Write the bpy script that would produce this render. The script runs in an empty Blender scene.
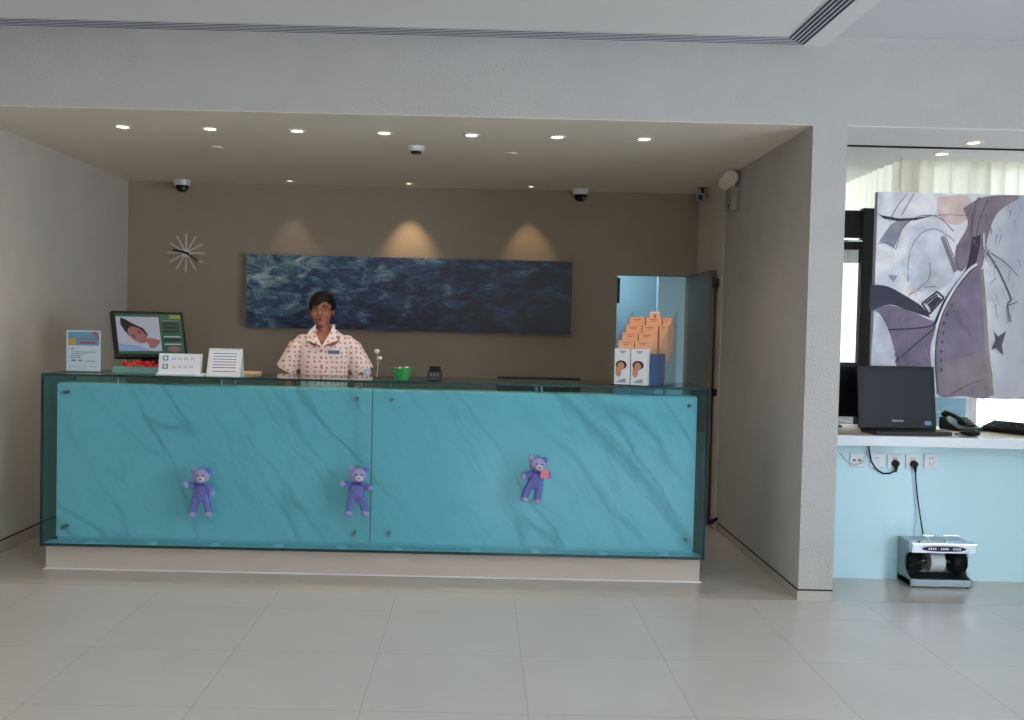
import bpy, bmesh, math, random
from mathutils import Vector, Matrix, Euler
random.seed(7)
D = bpy.data; SC = bpy.context.scene; COL = SC.collection
PI = math.pi
# ---------------------------------------------------------------- materials
def lin(c):
    def f(v):
        v /= 255.0
        return v/12.92 if v <= .04045 else ((v+.055)/1.055)**2.4
    return (f(c[0]), f(c[1]), f(c[2]), 1)
class NT:
    def __init__(s, m):
        m.use_nodes = True; s.t = m.node_tree; s.n = s.t.nodes; s.l = s.t.links
    def new(s, ty, **k):
        nd = s.n.new(ty)
        for a, v in k.items(): setattr(nd, a, v)
        return nd
    def link(s, a, b): s.l.new(a, b)
def bsdf_of(m): return m.node_tree.nodes['Principled BSDF']
def pm(name, rgb, rough=.5, metal=0, spec=.5, var=0, vscale=8, bump=0, bscale=200, emit=None, estr=0, coat=0):
    m = D.materials.new(name); t = NT(m); b = bsdf_of(m)
    b.inputs['Base Color'].default_value = lin(rgb)
    b.inputs['Roughness'].default_value = rough
    b.inputs['Metallic'].default_value = metal
    b.inputs['Specular IOR Level'].default_value = spec
    if coat: b.inputs['Coat Weight'].default_value = coat
    if emit:
        b.inputs['Emission Color'].default_value = lin(emit); b.inputs['Emission Strength'].default_value = estr
    pos = None
    if var or bump: pos = t.new('ShaderNodeNewGeometry')
    if var:
        n = t.new('ShaderNodeTexNoise'); n.inputs['Scale'].default_value = vscale; n.inputs['Detail'].default_value = 4
        t.link(pos.outputs['Position'], n.inputs['Vector'])
        r = t.new('ShaderNodeMapRange'); r.inputs[1].default_value = .3; r.inputs[2].default_value = .7
        r.inputs[3].default_value = 1-var; r.inputs[4].default_value = 1+var
        t.link(n.outputs['Fac'], r.inputs[0])
        mx = t.new('ShaderNodeMix', data_type='RGBA', blend_type='MULTIPLY'); mx.inputs[0].default_value = 1
        mx.inputs[6].default_value = lin(rgb); t.link(r.outputs[0], mx.inputs[7])
        t.link(mx.outputs[2], b.inputs['Base Color'])
    if bump:
        n = t.new('ShaderNodeTexNoise'); n.inputs['Scale'].default_value = bscale; n.inputs['Detail'].default_value = 3
        t.link(pos.outputs['Position'], n.inputs['Vector'])
        bp = t.new('ShaderNodeBump'); bp.inputs['Strength'].default_value = bump; bp.inputs['Distance'].default_value = .01
        t.link(n.outputs['Fac'], bp.inputs['Height']); t.link(bp.outputs[0], b.inputs['Normal'])
    return m
def glass(name, tint, rough=0.0, refl=1.45):
    m = D.materials.new(name); t = NT(m); t.n.remove(bsdf_of(m))
    out = t.n['Material Output']
    tr = t.new('ShaderNodeBsdfTransparent'); tr.inputs[0].default_value = (*tint, 1)
    gl = t.new('ShaderNodeBsdfGlossy'); gl.inputs['Roughness'].default_value = rough
    # Schlick reflectance from the facing angle, the same for both sides of a sheet
    ge = t.new('ShaderNodeNewGeometry'); dp = t.new('ShaderNodeVectorMath', operation='DOT_PRODUCT')
    t.link(ge.outputs['Normal'], dp.inputs[0]); t.link(ge.outputs['Incoming'], dp.inputs[1])
    ab = t.new('ShaderNodeMath', operation='ABSOLUTE'); t.link(dp.outputs['Value'], ab.inputs[0])
    om = t.new('ShaderNodeMath', operation='SUBTRACT', use_clamp=True); om.inputs[0].default_value = 1; t.link(ab.outputs[0], om.inputs[1])
    pw = t.new('ShaderNodeMath', operation='POWER'); pw.inputs[1].default_value = 5; t.link(om.outputs[0], pw.inputs[0])
    f0 = ((refl-1)/(refl+1))**2
    fr = t.new('ShaderNodeMath', operation='MULTIPLY_ADD'); fr.inputs[1].default_value = 1-f0; fr.inputs[2].default_value = f0; t.link(pw.outputs[0], fr.inputs[0])
    mx = t.new('ShaderNodeMixShader')
    t.link(fr.outputs[0], mx.inputs[0]); t.link(tr.outputs[0], mx.inputs[1]); t.link(gl.outputs[0], mx.inputs[2])
    t.link(mx.outputs[0], out.inputs[0])
    return m
M = {}
M['stucco'] = pm('stucco', (188,185,182), .9, bump=.55, bscale=95, var=.03, vscale=5)
M['plaster'] = pm('plaster', (206,199,189), .9, bump=.25, bscale=120, var=.03, vscale=4)
M['backplaster'] = pm('brown_grey_plaster', (158,144,127), .9, bump=.25, bscale=120, var=.03, vscale=4)
M['ceiling'] = pm('ceiling_paint', (238,230,218), .9, bump=.15, bscale=120)
M['lobbyceil'] = pm('lobby_ceiling', (214,217,219), .9)
M['ceilwhite'] = pm('ceiling_white', (232,232,232), .8)
M['white'] = pm('white_paint', (225,225,225), .45)
M['gloss_white'] = pm('gloss_white', (228,232,238), .2)
M['skirting'] = pm('skirting_paint', (186,178,170), .5)
M['dullwhite'] = pm('dull_beige', (212,202,190), .6)
M['black'] = pm('black_plastic', (15,16,19), .45, spec=.3)
M['dark'] = pm('dark_plastic', (28,28,32), .5)
M['gap'] = pm('shadow_gap', (20,18,18), .9)
M['chrome'] = pm('chrome', (215,220,228), .12, 1)
M['steel'] = pm('steel', (150,150,150), .3, 1)
M['paper'] = pm('paper', (232,232,236), .6)
M['ink'] = pm('ink_grey', (125,125,140), .7)
M['inkred'] = pm('ink_red', (190,90,95), .7)
M['inkblue'] = pm('ink_blue', (120,165,190), .7)
M['inkyellow'] = pm('ink_yellow', (225,170,90), .7)
M['mint'] = pm('mint_glass_panel', (200,236,246), .18, coat=.3)
M['glassedge'] = pm('green_glass_edge', (18,62,62), .12)
M['glass'] = glass('green_float_glass', (.625,.86,.908))
M['basepanel'] = pm('pale_backed_glass', (205,226,224), .15)
M['topglass'] = glass('clear_top_glass', (.80,.93,.90))
M['acrylic'] = glass('acrylic', (.93,.96,.97))
M['winglass'] = glass('window_glass', (.96,.98,.98))
M['blueroom'] = pm('pale_blue_paint', (178,205,214), .7)
M['doorleaf'] = pm('door_lacquer', (122,110,98), .5, spec=.15)
M['plinth'] = pm('plinth_stone', (196,182,170), .3, var=.05, vscale=4)
M['orange'] = pm('peach_card', (236,178,138), .5)
M['blue'] = pm('blue_card', (62,92,136), .4)
M['skin'] = pm('skin', (166,106,84), .5)
M['hair'] = pm('hair', (13,11,11), .6, spec=.3)
M['lips'] = pm('lips', (128,66,60), .5)
M['eyewhite'] = pm('eye_white', (170,160,152), .4)
M['iris'] = pm('iris', (25,16,12), .2)
M['trouser'] = pm('trouser_cloth', (205,180,178), .8)
M['red'] = pm('red_foil', (214,30,30), .35)
M['greenbowl'] = pm('green_bowl', (60,150,80), .35, var=.5, vscale=60)
M['teal'] = pm('teal_tray', (120,160,150), .5)
M['lamp'] = pm('lamp_glow', (255,240,215), .5, emit=(255,236,205), estr=9)
M['lampdim'] = pm('lamp_glow_dim', (255,240,215), .5, emit=(255,236,205), estr=4)
M['wood'] = pm('desk_wood', (196,170,140), .4, var=.08, vscale=9)
M['grey_metal'] = pm('grey_enamel', (150,165,172), .35, .3)
M['bristle'] = pm('black_bristle', (10,10,13), .9)
M['rollerwhite'] = pm('roller_cloth', (205,210,215), .9)
M['navy'] = pm('navy_label', (40,38,70), .3)
M['pinkcard'] = pm('pink_card', (224,130,140), .6)
M['bear'] = pm('bear_plush', (114,120,190), .95, var=.15, vscale=90, bump=.8, bscale=220)
M['bearlight'] = pm('bear_plush_pale', (168,164,214), .95, var=.12, vscale=90, bump=.8, bscale=220)
M['bearmuzzle'] = pm('bear_muzzle', (196,196,206), .95)
M['bearbow'] = pm('bear_ribbon', (70,62,150), .5)
M['peach'] = pm('peach_cover', (214,180,150), .7)
M['carpaint'] = pm('car_paint', (240,240,240), .2, coat=.6)
M['tyre'] = pm('tyre_rubber', (20,20,20), .8)
M['asphalt'] = pm('asphalt', (150,150,150), .9, var=.1, vscale=3)
M['leaf'] = pm('leaf_green', (70,120,50), .7, var=.3, vscale=5)
M['bark'] = pm('bark', (90,75,60), .9)
M['fenceglass'] = pm('fence_panel_blue', (62,92,106), .25)
M['canvasedge'] = pm('canvas_edge', (168,172,176), .8)

def floor_mat(name, c1, rough, joint=True, var=.035):
    m = D.materials.new(name); t = NT(m); b = bsdf_of(m)
    g = t.new('ShaderNodeNewGeometry'); mp = t.new('ShaderNodeMapping')
    mp.inputs['Location'].default_value = (1.0486+.629*20, -3.5518+.629*20, 0)
    t.link(g.outputs['Position'], mp.inputs['Vector'])
    br = t.new('ShaderNodeTexBrick'); br.offset = 0; br.squash = 1
    br.inputs['Scale'].default_value = 1; br.inputs['Brick Width'].default_value = .629; br.inputs['Row Height'].default_value = .629
    br.inputs['Mortar Size'].default_value = .0022 if joint else 0; br.inputs['Mortar Smooth'].default_value = .1; br.inputs['Bias'].default_value = 0
    a = lin(c1); br.inputs['Color1'].default_value = a; br.inputs['Color2'].default_value = tuple(v*.975 for v in a[:3])+(1,)
    br.inputs['Mortar'].default_value = tuple(v*.7 for v in a[:3])+(1,)
    t.link(mp.outputs[0], br.inputs['Vector'])
    n = t.new('ShaderNodeTexNoise'); n.inputs['Scale'].default_value = 3; n.inputs['Detail'].default_value = 5
    t.link(g.outputs['Position'], n.inputs['Vector'])
    r = t.new('ShaderNodeMapRange'); r.inputs[1].default_value = .3; r.inputs[2].default_value = .7; r.inputs[3].default_value = 1-var; r.inputs[4].default_value = 1+var
    t.link(n.outputs['Fac'], r.inputs[0])
    mx = t.new('ShaderNodeMix', data_type='RGBA', blend_type='MULTIPLY'); mx.inputs[0].default_value = 1
    t.link(br.outputs['Color'], mx.inputs[6]); t.link(r.outputs[0], mx.inputs[7]); t.link(mx.outputs[2], b.inputs['Base Color'])
    b.inputs['Roughness'].default_value = rough
    return m
M['tile'] = floor_mat('cream_floor_tile', (198,193,189), .3)
M['slab'] = floor_mat('grey_floor_slab', (190,182,172), .2, False)

def marble_mat():
    m = D.materials.new('veined_marble'); t = NT(m); b = bsdf_of(m)
    g = t.new('ShaderNodeNewGeometry'); sp = t.new('ShaderNodeSeparateXYZ'); t.link(g.outputs['Position'], sp.inputs[0])
    def math_(op, a, bb=None):
        nd = t.new('ShaderNodeMath', operation=op)
        for i, v in enumerate((a, bb)):
            if v is None: continue
            if isinstance(v, (int, float)): nd.inputs[i].default_value = v
            else: t.link(v, nd.inputs[i])
        return nd.outputs[0]
    # distance across the vein direction (veins run down to the right)
    ns = t.new('ShaderNodeTexNoise'); ns.inputs['Scale'].default_value = 1.6; ns.inputs['Detail'].default_value = 6; ns.inputs['Roughness'].default_value = .6
    t.link(g.outputs['Position'], ns.inputs['Vector'])
    w = math_('MULTIPLY', math_('SUBTRACT', ns.outputs['Fac'], .5), .22)
    across = math_('ADD', math_('ADD', math_('MULTIPLY', sp.outputs[0], .80), math_('MULTIPLY', sp.outputs[2], .60)), w)
    along = math_('SUBTRACT', math_('MULTIPLY', sp.outputs[2], .80), math_('MULTIPLY', sp.outputs[0], .60))
    cb = t.new('ShaderNodeCombineXYZ'); t.link(across, cb.inputs[0]); t.link(math_('MULTIPLY', along, .16), cb.inputs[1])
    tot = None
    for sc, wid, amp, seed in ((2.3, .022, .30, 0), (6.5, .035, .13, 3.3), (17, .05, .08, 8.1)):
        n = t.new('ShaderNodeTexNoise'); n.inputs['Scale'].default_value = sc; n.inputs['Detail'].default_value = 2
        ad = t.new('ShaderNodeVectorMath', operation='ADD'); ad.inputs[1].default_value = (seed, seed*.7, seed*1.9)
        t.link(cb.outputs[0], ad.inputs[0]); t.link(ad.outputs[0], n.inputs['Vector'])
        d = math_('ABSOLUTE', math_('SUBTRACT', n.outputs['Fac'], .5))
        r = t.new('ShaderNodeMapRange'); r.inputs[1].default_value = 0; r.inputs[2].default_value = wid; r.inputs[3].default_value = amp; r.inputs[4].default_value = 0
        t.link(d, r.inputs[0])
        tot = r.outputs[0] if tot is None else math_('ADD', tot, r.outputs[0])
    # patchy veining
    pn = t.new('ShaderNodeTexNoise'); pn.inputs['Scale'].default_value = 1.5; t.link(g.outputs['Position'], pn.inputs['Vector'])
    pr = t.new('ShaderNodeMapRange'); pr.inputs[1].default_value = .40; pr.inputs[2].default_value = .62; t.link(pn.outputs['Fac'], pr.inputs[0])
    tot = math_('MULTIPLY', tot, math_('ADD', math_('MULTIPLY', pr.outputs[0], .8), .25))
    # one strong grey vein sweeping down to the lower right corner: X as a curve of Z
    wob = t.new('ShaderNodeTexNoise'); wob.inputs['Scale'].default_value = 7; wob.inputs['Detail'].default_value = 5; t.link(g.outputs['Position'], wob.inputs['Vector'])
    zz = math_('SUBTRACT', 1.06, sp.outputs[2])
    xc = math_('ADD', .45, math_('ADD', math_('MULTIPLY', zz, 1.22), math_('MULTIPLY', math_('MULTIPLY', zz, zz), -.36)))
    dv = math_('ABSOLUTE', math_('ADD', math_('SUBTRACT', sp.outputs[0], xc), math_('MULTIPLY', math_('SUBTRACT', wob.outputs['Fac'], .5), .12)))
    r = t.new('ShaderNodeMapRange'); r.inputs[1].default_value = .0; r.inputs[2].default_value = .07; r.inputs[3].default_value = .42; r.inputs[4].default_value = 0
    t.link(dv, r.inputs[0])
    tot = math_('MINIMUM', math_('ADD', tot, math_('MULTIPLY', r.outputs[0], math_('ADD', .35, wob.outputs['Fac']))), .7)
    mx = t.new('ShaderNodeMix', data_type='RGBA'); mx.inputs[6].default_value = lin((236,236,232)); mx.inputs[7].default_value = lin((84,92,100))
    t.link(tot, mx.inputs[0]); t.link(mx.outputs[2], b.inputs['Base Color']); b.inputs['Roughness'].default_value = .25
    return m
M['marble'] = marble_mat()

def sea_mat():
    m = D.materials.new('sea_picture'); t = NT(m); b = bsdf_of(m)
    tc = t.new('ShaderNodeTexCoord'); mp = t.new('ShaderNodeMapping'); mp.inputs['Scale'].default_value = (2.1, 1, 4.4); mp.inputs['Rotation'].default_value = (0, .12, 0)
    t.link(tc.outputs['Object'], mp.inputs['Vector'])
    n = t.new('ShaderNodeTexNoise'); n.inputs['Scale'].default_value = 2.3; n.inputs['Detail'].default_value = 8; n.inputs['Roughness'].default_value = .74; n.inputs['Distortion'].default_value = .7
    t.link(mp.outputs[0], n.inputs['Vector'])
    sp = t.new('ShaderNodeSeparateXYZ'); t.link(tc.outputs['Object'], sp.inputs[0])
    # picture is lighter up left, almost black at the lower right
    a = t.new('ShaderNodeMath', operation='MULTIPLY'); a.inputs[1].default_value = -.085; t.link(sp.outputs[0], a.inputs[0])
    c = t.new('ShaderNodeMath', operation='MULTIPLY_ADD'); c.inputs[1].default_value = .16; t.link(sp.outputs[2], c.inputs[0]); t.link(a.outputs[0], c.inputs[2])
    s = t.new('ShaderNodeMath', operation='ADD'); t.link(n.outputs['Fac'], s.inputs[0]); t.link(c.outputs[0], s.inputs[1])
    r = t.new('ShaderNodeValToRGB'); e = r.color_ramp.elements
    e[0].position = .40; e[0].color = lin((20,22,44)); e[1].position = .79; e[1].color = lin((204,210,212))
    for p, cc in ((.49,(38,50,86)), (.56,(52,76,112)), (.61,(80,112,136)), (.68,(124,150,160))):
        q = r.color_ramp.elements.new(p); q.color = lin(cc)
    t.link(s.outputs[0], r.inputs[0]); t.link(r.outputs[0], b.inputs['Base Color']); b.inputs['Roughness'].default_value = .45
    return m
M['sea'] = sea_mat()
def art_mat():
    m = D.materials.new('abstract_ground'); t = NT(m); b = bsdf_of(m)
    g = t.new('ShaderNodeNewGeometry'); sp = t.new('ShaderNodeSeparateXYZ'); t.link(g.outputs['Position'], sp.inputs[0])
    n = t.new('ShaderNodeTexNoise'); n.inputs['Scale'].default_value = 3.4; n.inputs['Detail'].default_value = 5; n.inputs['Distortion'].default_value = .8
    t.link(g.outputs['Position'], n.inputs['Vector'])
    r = t.new('ShaderNodeValToRGB'); e = r.color_ramp.elements
    e[0].position = .34; e[0].color = lin((208,208,222)); e[1].position = .58; e[1].color = lin((250,249,252))
    q = r.color_ramp.elements.new(.72); q.color = lin((226,206,200))
    t.link(n.outputs['Fac'], r.inputs[0])
    mr = t.new('ShaderNodeMapRange'); mr.inputs[1].default_value = 3.05; mr.inputs[2].default_value = 3.3; mr.inputs[4].default_value = .75; t.link(sp.outputs[0], mr.inputs[0])
    mx = t.new('ShaderNodeMix', data_type='RGBA'); mx.inputs[7].default_value = lin((168,172,186)); t.link(mr.outputs[0], mx.inputs[0]); t.link(r.outputs[0], mx.inputs[6])
    t.link(mx.outputs[2], b.inputs['Base Color']); b.inputs['Roughness'].default_value = .55
    return m
M['art'] = art_mat()
for nm, c in dict(a_purple=(134,120,142), a_wing=(126,112,136), a_slate=(48,48,70), a_dark=(50,42,62), a_white=(232,230,236), a_grey=(150,150,168),
                  a_brown=(142,128,138), a_line=(84,80,98), a_beige=(150,144,138), a_peach=(226,200,196), a_pale=(214,216,228), a_mauve=(134,118,132)).items():
    M[nm] = pm('paint_'+nm[2:], c, .6, var=.24, vscale=7)
def curtain_mat():
    m = D.materials.new('sheer_curtain'); t = NT(m); b = bsdf_of(m); out = t.n['Material Output']
    b.inputs['Base Color'].default_value = lin((240,238,228)); b.inputs['Roughness'].default_value = .9
    tl = t.new('ShaderNodeBsdfTranslucent'); tl.inputs[0].default_value = lin((255,248,230))
    mx = t.new('ShaderNodeMixShader'); mx.inputs[0].default_value = .74
    t.link(b.outputs[0], mx.inputs[1]); t.link(tl.outputs[0], mx.inputs[2]); t.link(mx.outputs[0], out.inputs[0])
    return m
M['curtain'] = curtain_mat()
def shirt_mat():
    m = D.materials.new('printed_shirt'); t = NT(m); b = bsdf_of(m)
    tc = t.new('ShaderNodeTexCoord'); mp = t.new('ShaderNodeMapping'); mp.inputs['Rotation'].default_value = (PI/2, .5, 0)
    t.link(tc.outputs['Object'], mp.inputs['Vector'])
    v = t.new('ShaderNodeTexVoronoi', voronoi_dimensions='2D'); v.inputs['Scale'].default_value = 31; v.inputs['Randomness'].default_value = .35
    t.link(mp.outputs[0], v.inputs['Vector'])
    lt = t.new('ShaderNodeMath', operation='LESS_THAN'); lt.inputs[1].default_value = .23; t.link(v.outputs['Distance'], lt.inputs[0])
    sp = t.new('ShaderNodeSeparateColor'); t.link(v.outputs['Color'], sp.inputs[0])
    r = t.new('ShaderNodeValToRGB'); r.color_ramp.interpolation = 'CONSTANT'; e = r.color_ramp.elements
    e[0].color = lin((206,136,136)); e[1].position = .55; e[1].color = lin((158,154,160))
    q = e.new(.8); q.color = lin((212,146,126))
    t.link(sp.outputs[0], r.inputs[0])
    mx = t.new('ShaderNodeMix', data_type='RGBA'); mx.inputs[6].default_value = lin((240,222,220)); t.link(lt.outputs[0], mx.inputs[0]); t.link(r.outputs[0], mx.inputs[7])
    t.link(mx.outputs[2], b.inputs['Base Color']); b.inputs['Roughness'].default_value = .85
    return m
M['shirt'] = shirt_mat()

# ---------------------------------------------------------------- mesh helpers
ORG = {}
def frame_from(d):
    d = Vector(d).normalized(); u = Vector((0,0,1)) if abs(d.z) < .95 else Vector((1,0,0))
    a = d.cross(u).normalized(); b = d.cross(a).normalized()
    return a, b
class MB:
    def __init__(s): s.b = bmesh.new()
    def _mi(s, faces, mi):
        for f in faces: f.material_index = mi
    def box(s, x0, x1, y0, y1, z0, z1, mi=0, mat=None, bev=0):
        r = bmesh.ops.create_cube(s.b, size=1)
        vs = r['verts']
        for v in vs: v.co = Vector(((x0+x1)/2+v.co.x*(x1-x0), (y0+y1)/2+v.co.y*(y1-y0), (z0+z1)/2+v.co.z*(z1-z0)))
        fs = {f for v in vs for f in v.link_faces}
        if bev:
            es = list({e for v in vs for e in v.link_edges})
            rr = bmesh.ops.bevel(s.b, geom=es, offset=bev, segments=2, profile=.6, affect='EDGES')
            vs = list({v for f in rr['faces'] for v in f.verts} | {v for v in vs if v.is_valid}); fs = {f for v in vs for f in v.link_faces}
        s._mi(fs, mi)
        if mat: bmesh.ops.transform(s.b, matrix=mat, verts=vs)
        return s
    def cyl(s, p0, p1, r0, r1=None, seg=20, mi=0, caps=True):
        p0 = Vector(p0); p1 = Vector(p1); r1 = r0 if r1 is None else r1
        a, b = frame_from(p1-p0)
        A = []; B = []
        for i in range(seg):
            t = 2*PI*i/seg; d = a*math.cos(t)+b*math.sin(t)
            A.append(s.b.verts.new(p0+d*r0)); B.append(s.b.verts.new(p1+d*r1))
        fs = [s.b.faces.new((A[i], A[(i+1)%seg], B[(i+1)%seg], B[i])) for i in range(seg)]
        if caps: fs += [s.b.faces.new(A[::-1]), s.b.faces.new(B)]
        s._mi(fs, mi); return s
    def ell(s, c, r, rot=None, mi=0, seg=20, rings=12):
        q = bmesh.ops.create_uvsphere(s.b, u_segments=seg, v_segments=rings, radius=1)
        mt = Matrix.Translation(Vector(c)) @ (Euler(rot).to_matrix().to_4x4() if rot else Matrix()) @ Matrix.Diagonal((*r, 1))
        bmesh.ops.transform(s.b, matrix=mt, verts=q['verts'])
        s._mi({f for v in q['verts'] for f in v.link_faces}, mi); return s
    def cap(s, p0, r0, p1, r1, mi=0, seg=16):
        s.cyl(p0, p1, r0, r1, seg, mi); s.ell(p0, (r0,)*3, mi=mi, seg=seg, rings=10); s.ell(p1, (r1,)*3, mi=mi, seg=seg, rings=10); return s
    def tube(s, pts, r, seg=8, mi=0, closed=False):
        pts = [Vector(p) for p in pts]; n = len(pts); rings = []
        rr = r if isinstance(r, (list, tuple)) else [r]*n
        for i, p in enumerate(pts):
            d = (pts[(i+1) % n]-pts[i-1]) if closed else (pts[min(i+1, n-1)]-pts[max(i-1, 0)])
            a, b = frame_from(d)
            rings.append([s.b.verts.new(p+(a*math.cos(2*PI*k/seg)+b*math.sin(2*PI*k/seg))*rr[i]) for k in range(seg)])
        fs = []
        for i in range(n if closed else n-1):
            A, B = rings[i], rings[(i+1) % n]
            for k in range(seg): fs.append(s.b.faces.new((A[k], A[(k+1)%seg], B[(k+1)%seg], B[k])))
        if not closed: fs += [s.b.faces.new(rings[0][::-1]), s.b.faces.new(rings[-1])]
        s._mi(fs, mi); return s
    def lathe(s, prof, c=(0,0,0), seg=28, mi=0, ax='z', rot=None):
        c = Vector(c); rings = []; R = Euler(rot).to_matrix() if rot else Matrix.Identity(3)
        for r, h in prof:
            rings.append([s.b.verts.new(c+R@Vector((r*math.cos(2*PI*k/seg), r*math.sin(2*PI*k/seg), h))) for k in range(seg)])
        fs = []
        for A, B in zip(rings, rings[1:]):
            for k in range(seg): fs.append(s.b.faces.new((A[k], A[(k+1)%seg], B[(k+1)%seg], B[k])))
        if prof[0][0] > 1e-6: fs.append(s.b.faces.new(rings[0][::-1]))
        if prof[-1][0] > 1e-6: fs.append(s.b.faces.new(rings[-1]))
        s._mi(fs, mi); return s
    def prism(s, pts, d, mi=0, mat=None):
        """polygon (list of 3-D points) pushed along d"""
        d = Vector(d); A = [s.b.verts.new(Vector(p)) for p in pts]; B = [s.b.verts.new(Vector(p)+d) for p in pts]; n = len(A)
        fs = [s.b.faces.new(A[::-1]), s.b.faces.new(B)]+[s.b.faces.new((A[i], A[(i+1)%n], B[(i+1)%n], B[i])) for i in range(n)]
        s._mi(fs, mi)
        if mat: bmesh.ops.transform(s.b, matrix=mat, verts=A+B)
        return s
    def loft(s, rings, mi=0, cap=True):
        R = [[s.b.verts.new(Vector(p)) for p in r] for r in rings]; n = len(R[0]); fs = []
        for A, B in zip(R, R[1:]):
            for k in range(n): fs.append(s.b.faces.new((A[k], A[(k+1)%n], B[(k+1)%n], B[k])))
        if cap: fs += [s.b.faces.new(R[0][::-1]), s.b.faces.new(R[-1])]
        s._mi(fs, mi); return s
    def face(s, pts, mi=0):
        f = s.b.faces.new([s.b.verts.new(Vector(p)) for p in pts]); f.material_index = mi; return s
    def build(s, name, mats, parent=None, smooth=False, bev=0, world=False, doubles=False):
        if doubles: bmesh.ops.remove_doubles(s.b, verts=s.b.verts, dist=1e-5)
        bmesh.ops.recalc_face_normals(s.b, faces=s.b.faces)
        if world and parent is not None:
            o = ORG.get(parent.name, Vector((0,0,0)))
            for v in s.b.verts: v.co -= o
        me = D.meshes.new(name); s.b.to_mesh(me); s.b.free()
        ob = D.objects.new(name, me); COL.objects.link(ob)
        if not isinstance(mats, (list, tuple)): mats = [mats]
        for m in mats: me.materials.append(M[m] if isinstance(m, str) else m)
        if smooth:
            for p in me.polygons: p.use_smooth = True
            try: me.set_sharp_from_angle(angle=math.radians(40))
            except Exception: pass
        if bev:
            md = ob.modifiers.new('bevel', 'BEVEL'); md.width = bev; md.segments = 2; md.limit_method = 'ANGLE'
        if parent is not None:
            ob.parent = parent; ORG[ob.name] = ORG.get(parent.name, Vector((0,0,0)))
        return ob
def tag(o, label=None, cat=None, group=None, kind=None):
    if label: o['label'] = label
    if cat: o['category'] = cat
    if group: o['group'] = group
    if kind: o['kind'] = kind
    return o
def thing(name, label, cat, loc=(0,0,0), rz=0, group=None):
    o = D.objects.new(name, None); o.empty_display_size = .1; COL.objects.link(o)
    o.location = loc; o.rotation_euler = (0,0,rz); ORG[o.name] = Vector(loc)
    return tag(o, label, cat, group)
def struct(o): o['kind'] = 'structure'; return o
def dup(root, loc, rz=None, label=None):
    r = root.copy(); COL.objects.link(r); r.location = loc
    if rz is not None: r.rotation_euler = (0,0,rz)
    if label: r['label'] = label
    for ch in list(root.children):
        c = ch.copy(); COL.objects.link(c); c.parent = r
        for g in list(ch.children):
            d = g.copy(); COL.objects.link(d); d.parent = c
    return r
def bake(ob):
    """freeze an object's modifiers into its mesh"""
    dg = bpy.context.evaluated_depsgraph_get(); dg.update()
    me = D.meshes.new_from_object(ob.evaluated_get(dg)); ob.modifiers.clear(); old = ob.data; ob.data = me; D.meshes.remove(old)
    for p in me.polygons: p.use_smooth = True
    return ob
def text(txt, size, mat, name, parent, loc, rot, depth=.0004):
    c = D.curves.new(name, 'FONT'); c.body = txt; c.size = size; c.align_x = 'CENTER'; c.align_y = 'CENTER'; c.extrude = depth
    t = D.objects.new(name+'_tmp', c); COL.objects.link(t)
    dg = bpy.context.evaluated_depsgraph_get(); dg.update()
    me = D.meshes.new_from_object(t.evaluated_get(dg)); D.objects.remove(t); me.materials.clear(); me.materials.append(M[mat])
    o = D.objects.new(name, me); COL.objects.link(o); o.parent = parent; o.location = loc; o.rotation_euler = rot
    return o

# ---------------------------------------------------------------- room shell
XL, XR, HC, ZF, ZB, HT = -2.886, 1.749, 2.56, 5.154, 7.85, 3.03
PX = 1.935
struct(MB().box(-5.2, 5.2, -4.2, ZF, -.12, 0).build('floor', 'tile'))
struct(MB().box(-3.1, 5.2, ZF, 8.05, -.12, 0).build('floor_alcove', 'slab'))
struct(MB().box(-5.2, 5.2, -4.2, ZF, HT, HT+.15).build('ceiling', 'lobbyceil'))
struct(MB().box(-5.2, 1.80, -4.2, ZF, 2.98, HT).build('ceiling_panel', 'ceilwhite'))
struct(MB().box(XL, XR, ZF+.0005, ZB, HC-.003, HC-.0001).box(XL, XR, ZF+.2, ZB, HC, HC+.15).box(PX, 5.2, ZF+.2, 7.6, HC, HC+.15).build('ceiling_alcove', 'ceiling'))
struct(MB().box(XL, XR, ZF, ZF+.2, HC, HT+.1).box(-5.2, XL, ZF, ZF+.2, 0, HT+.1).box(XR, 5.2, ZF, ZF+.2, HC, HT+.1).build('wall_front', 'stucco'))
struct(MB().box(XL-.2, XL, ZF+.2, 8.05, 0, HC+.15).build('wall_left', 'plaster'))
struct(MB().box(XR, PX, ZF, ZB, 0, HC).build('wall_right', 'stucco'))
struct(MB().box(XL, 1.105, ZB, ZB+.18, 0, HC+.15).box(1.105, 1.70, ZB, ZB+.18, 1.89, HC+.15).box(1.70, PX, ZB, ZB+.18, 0, HC+.15).build('wall_back', 'backplaster'))
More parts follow.
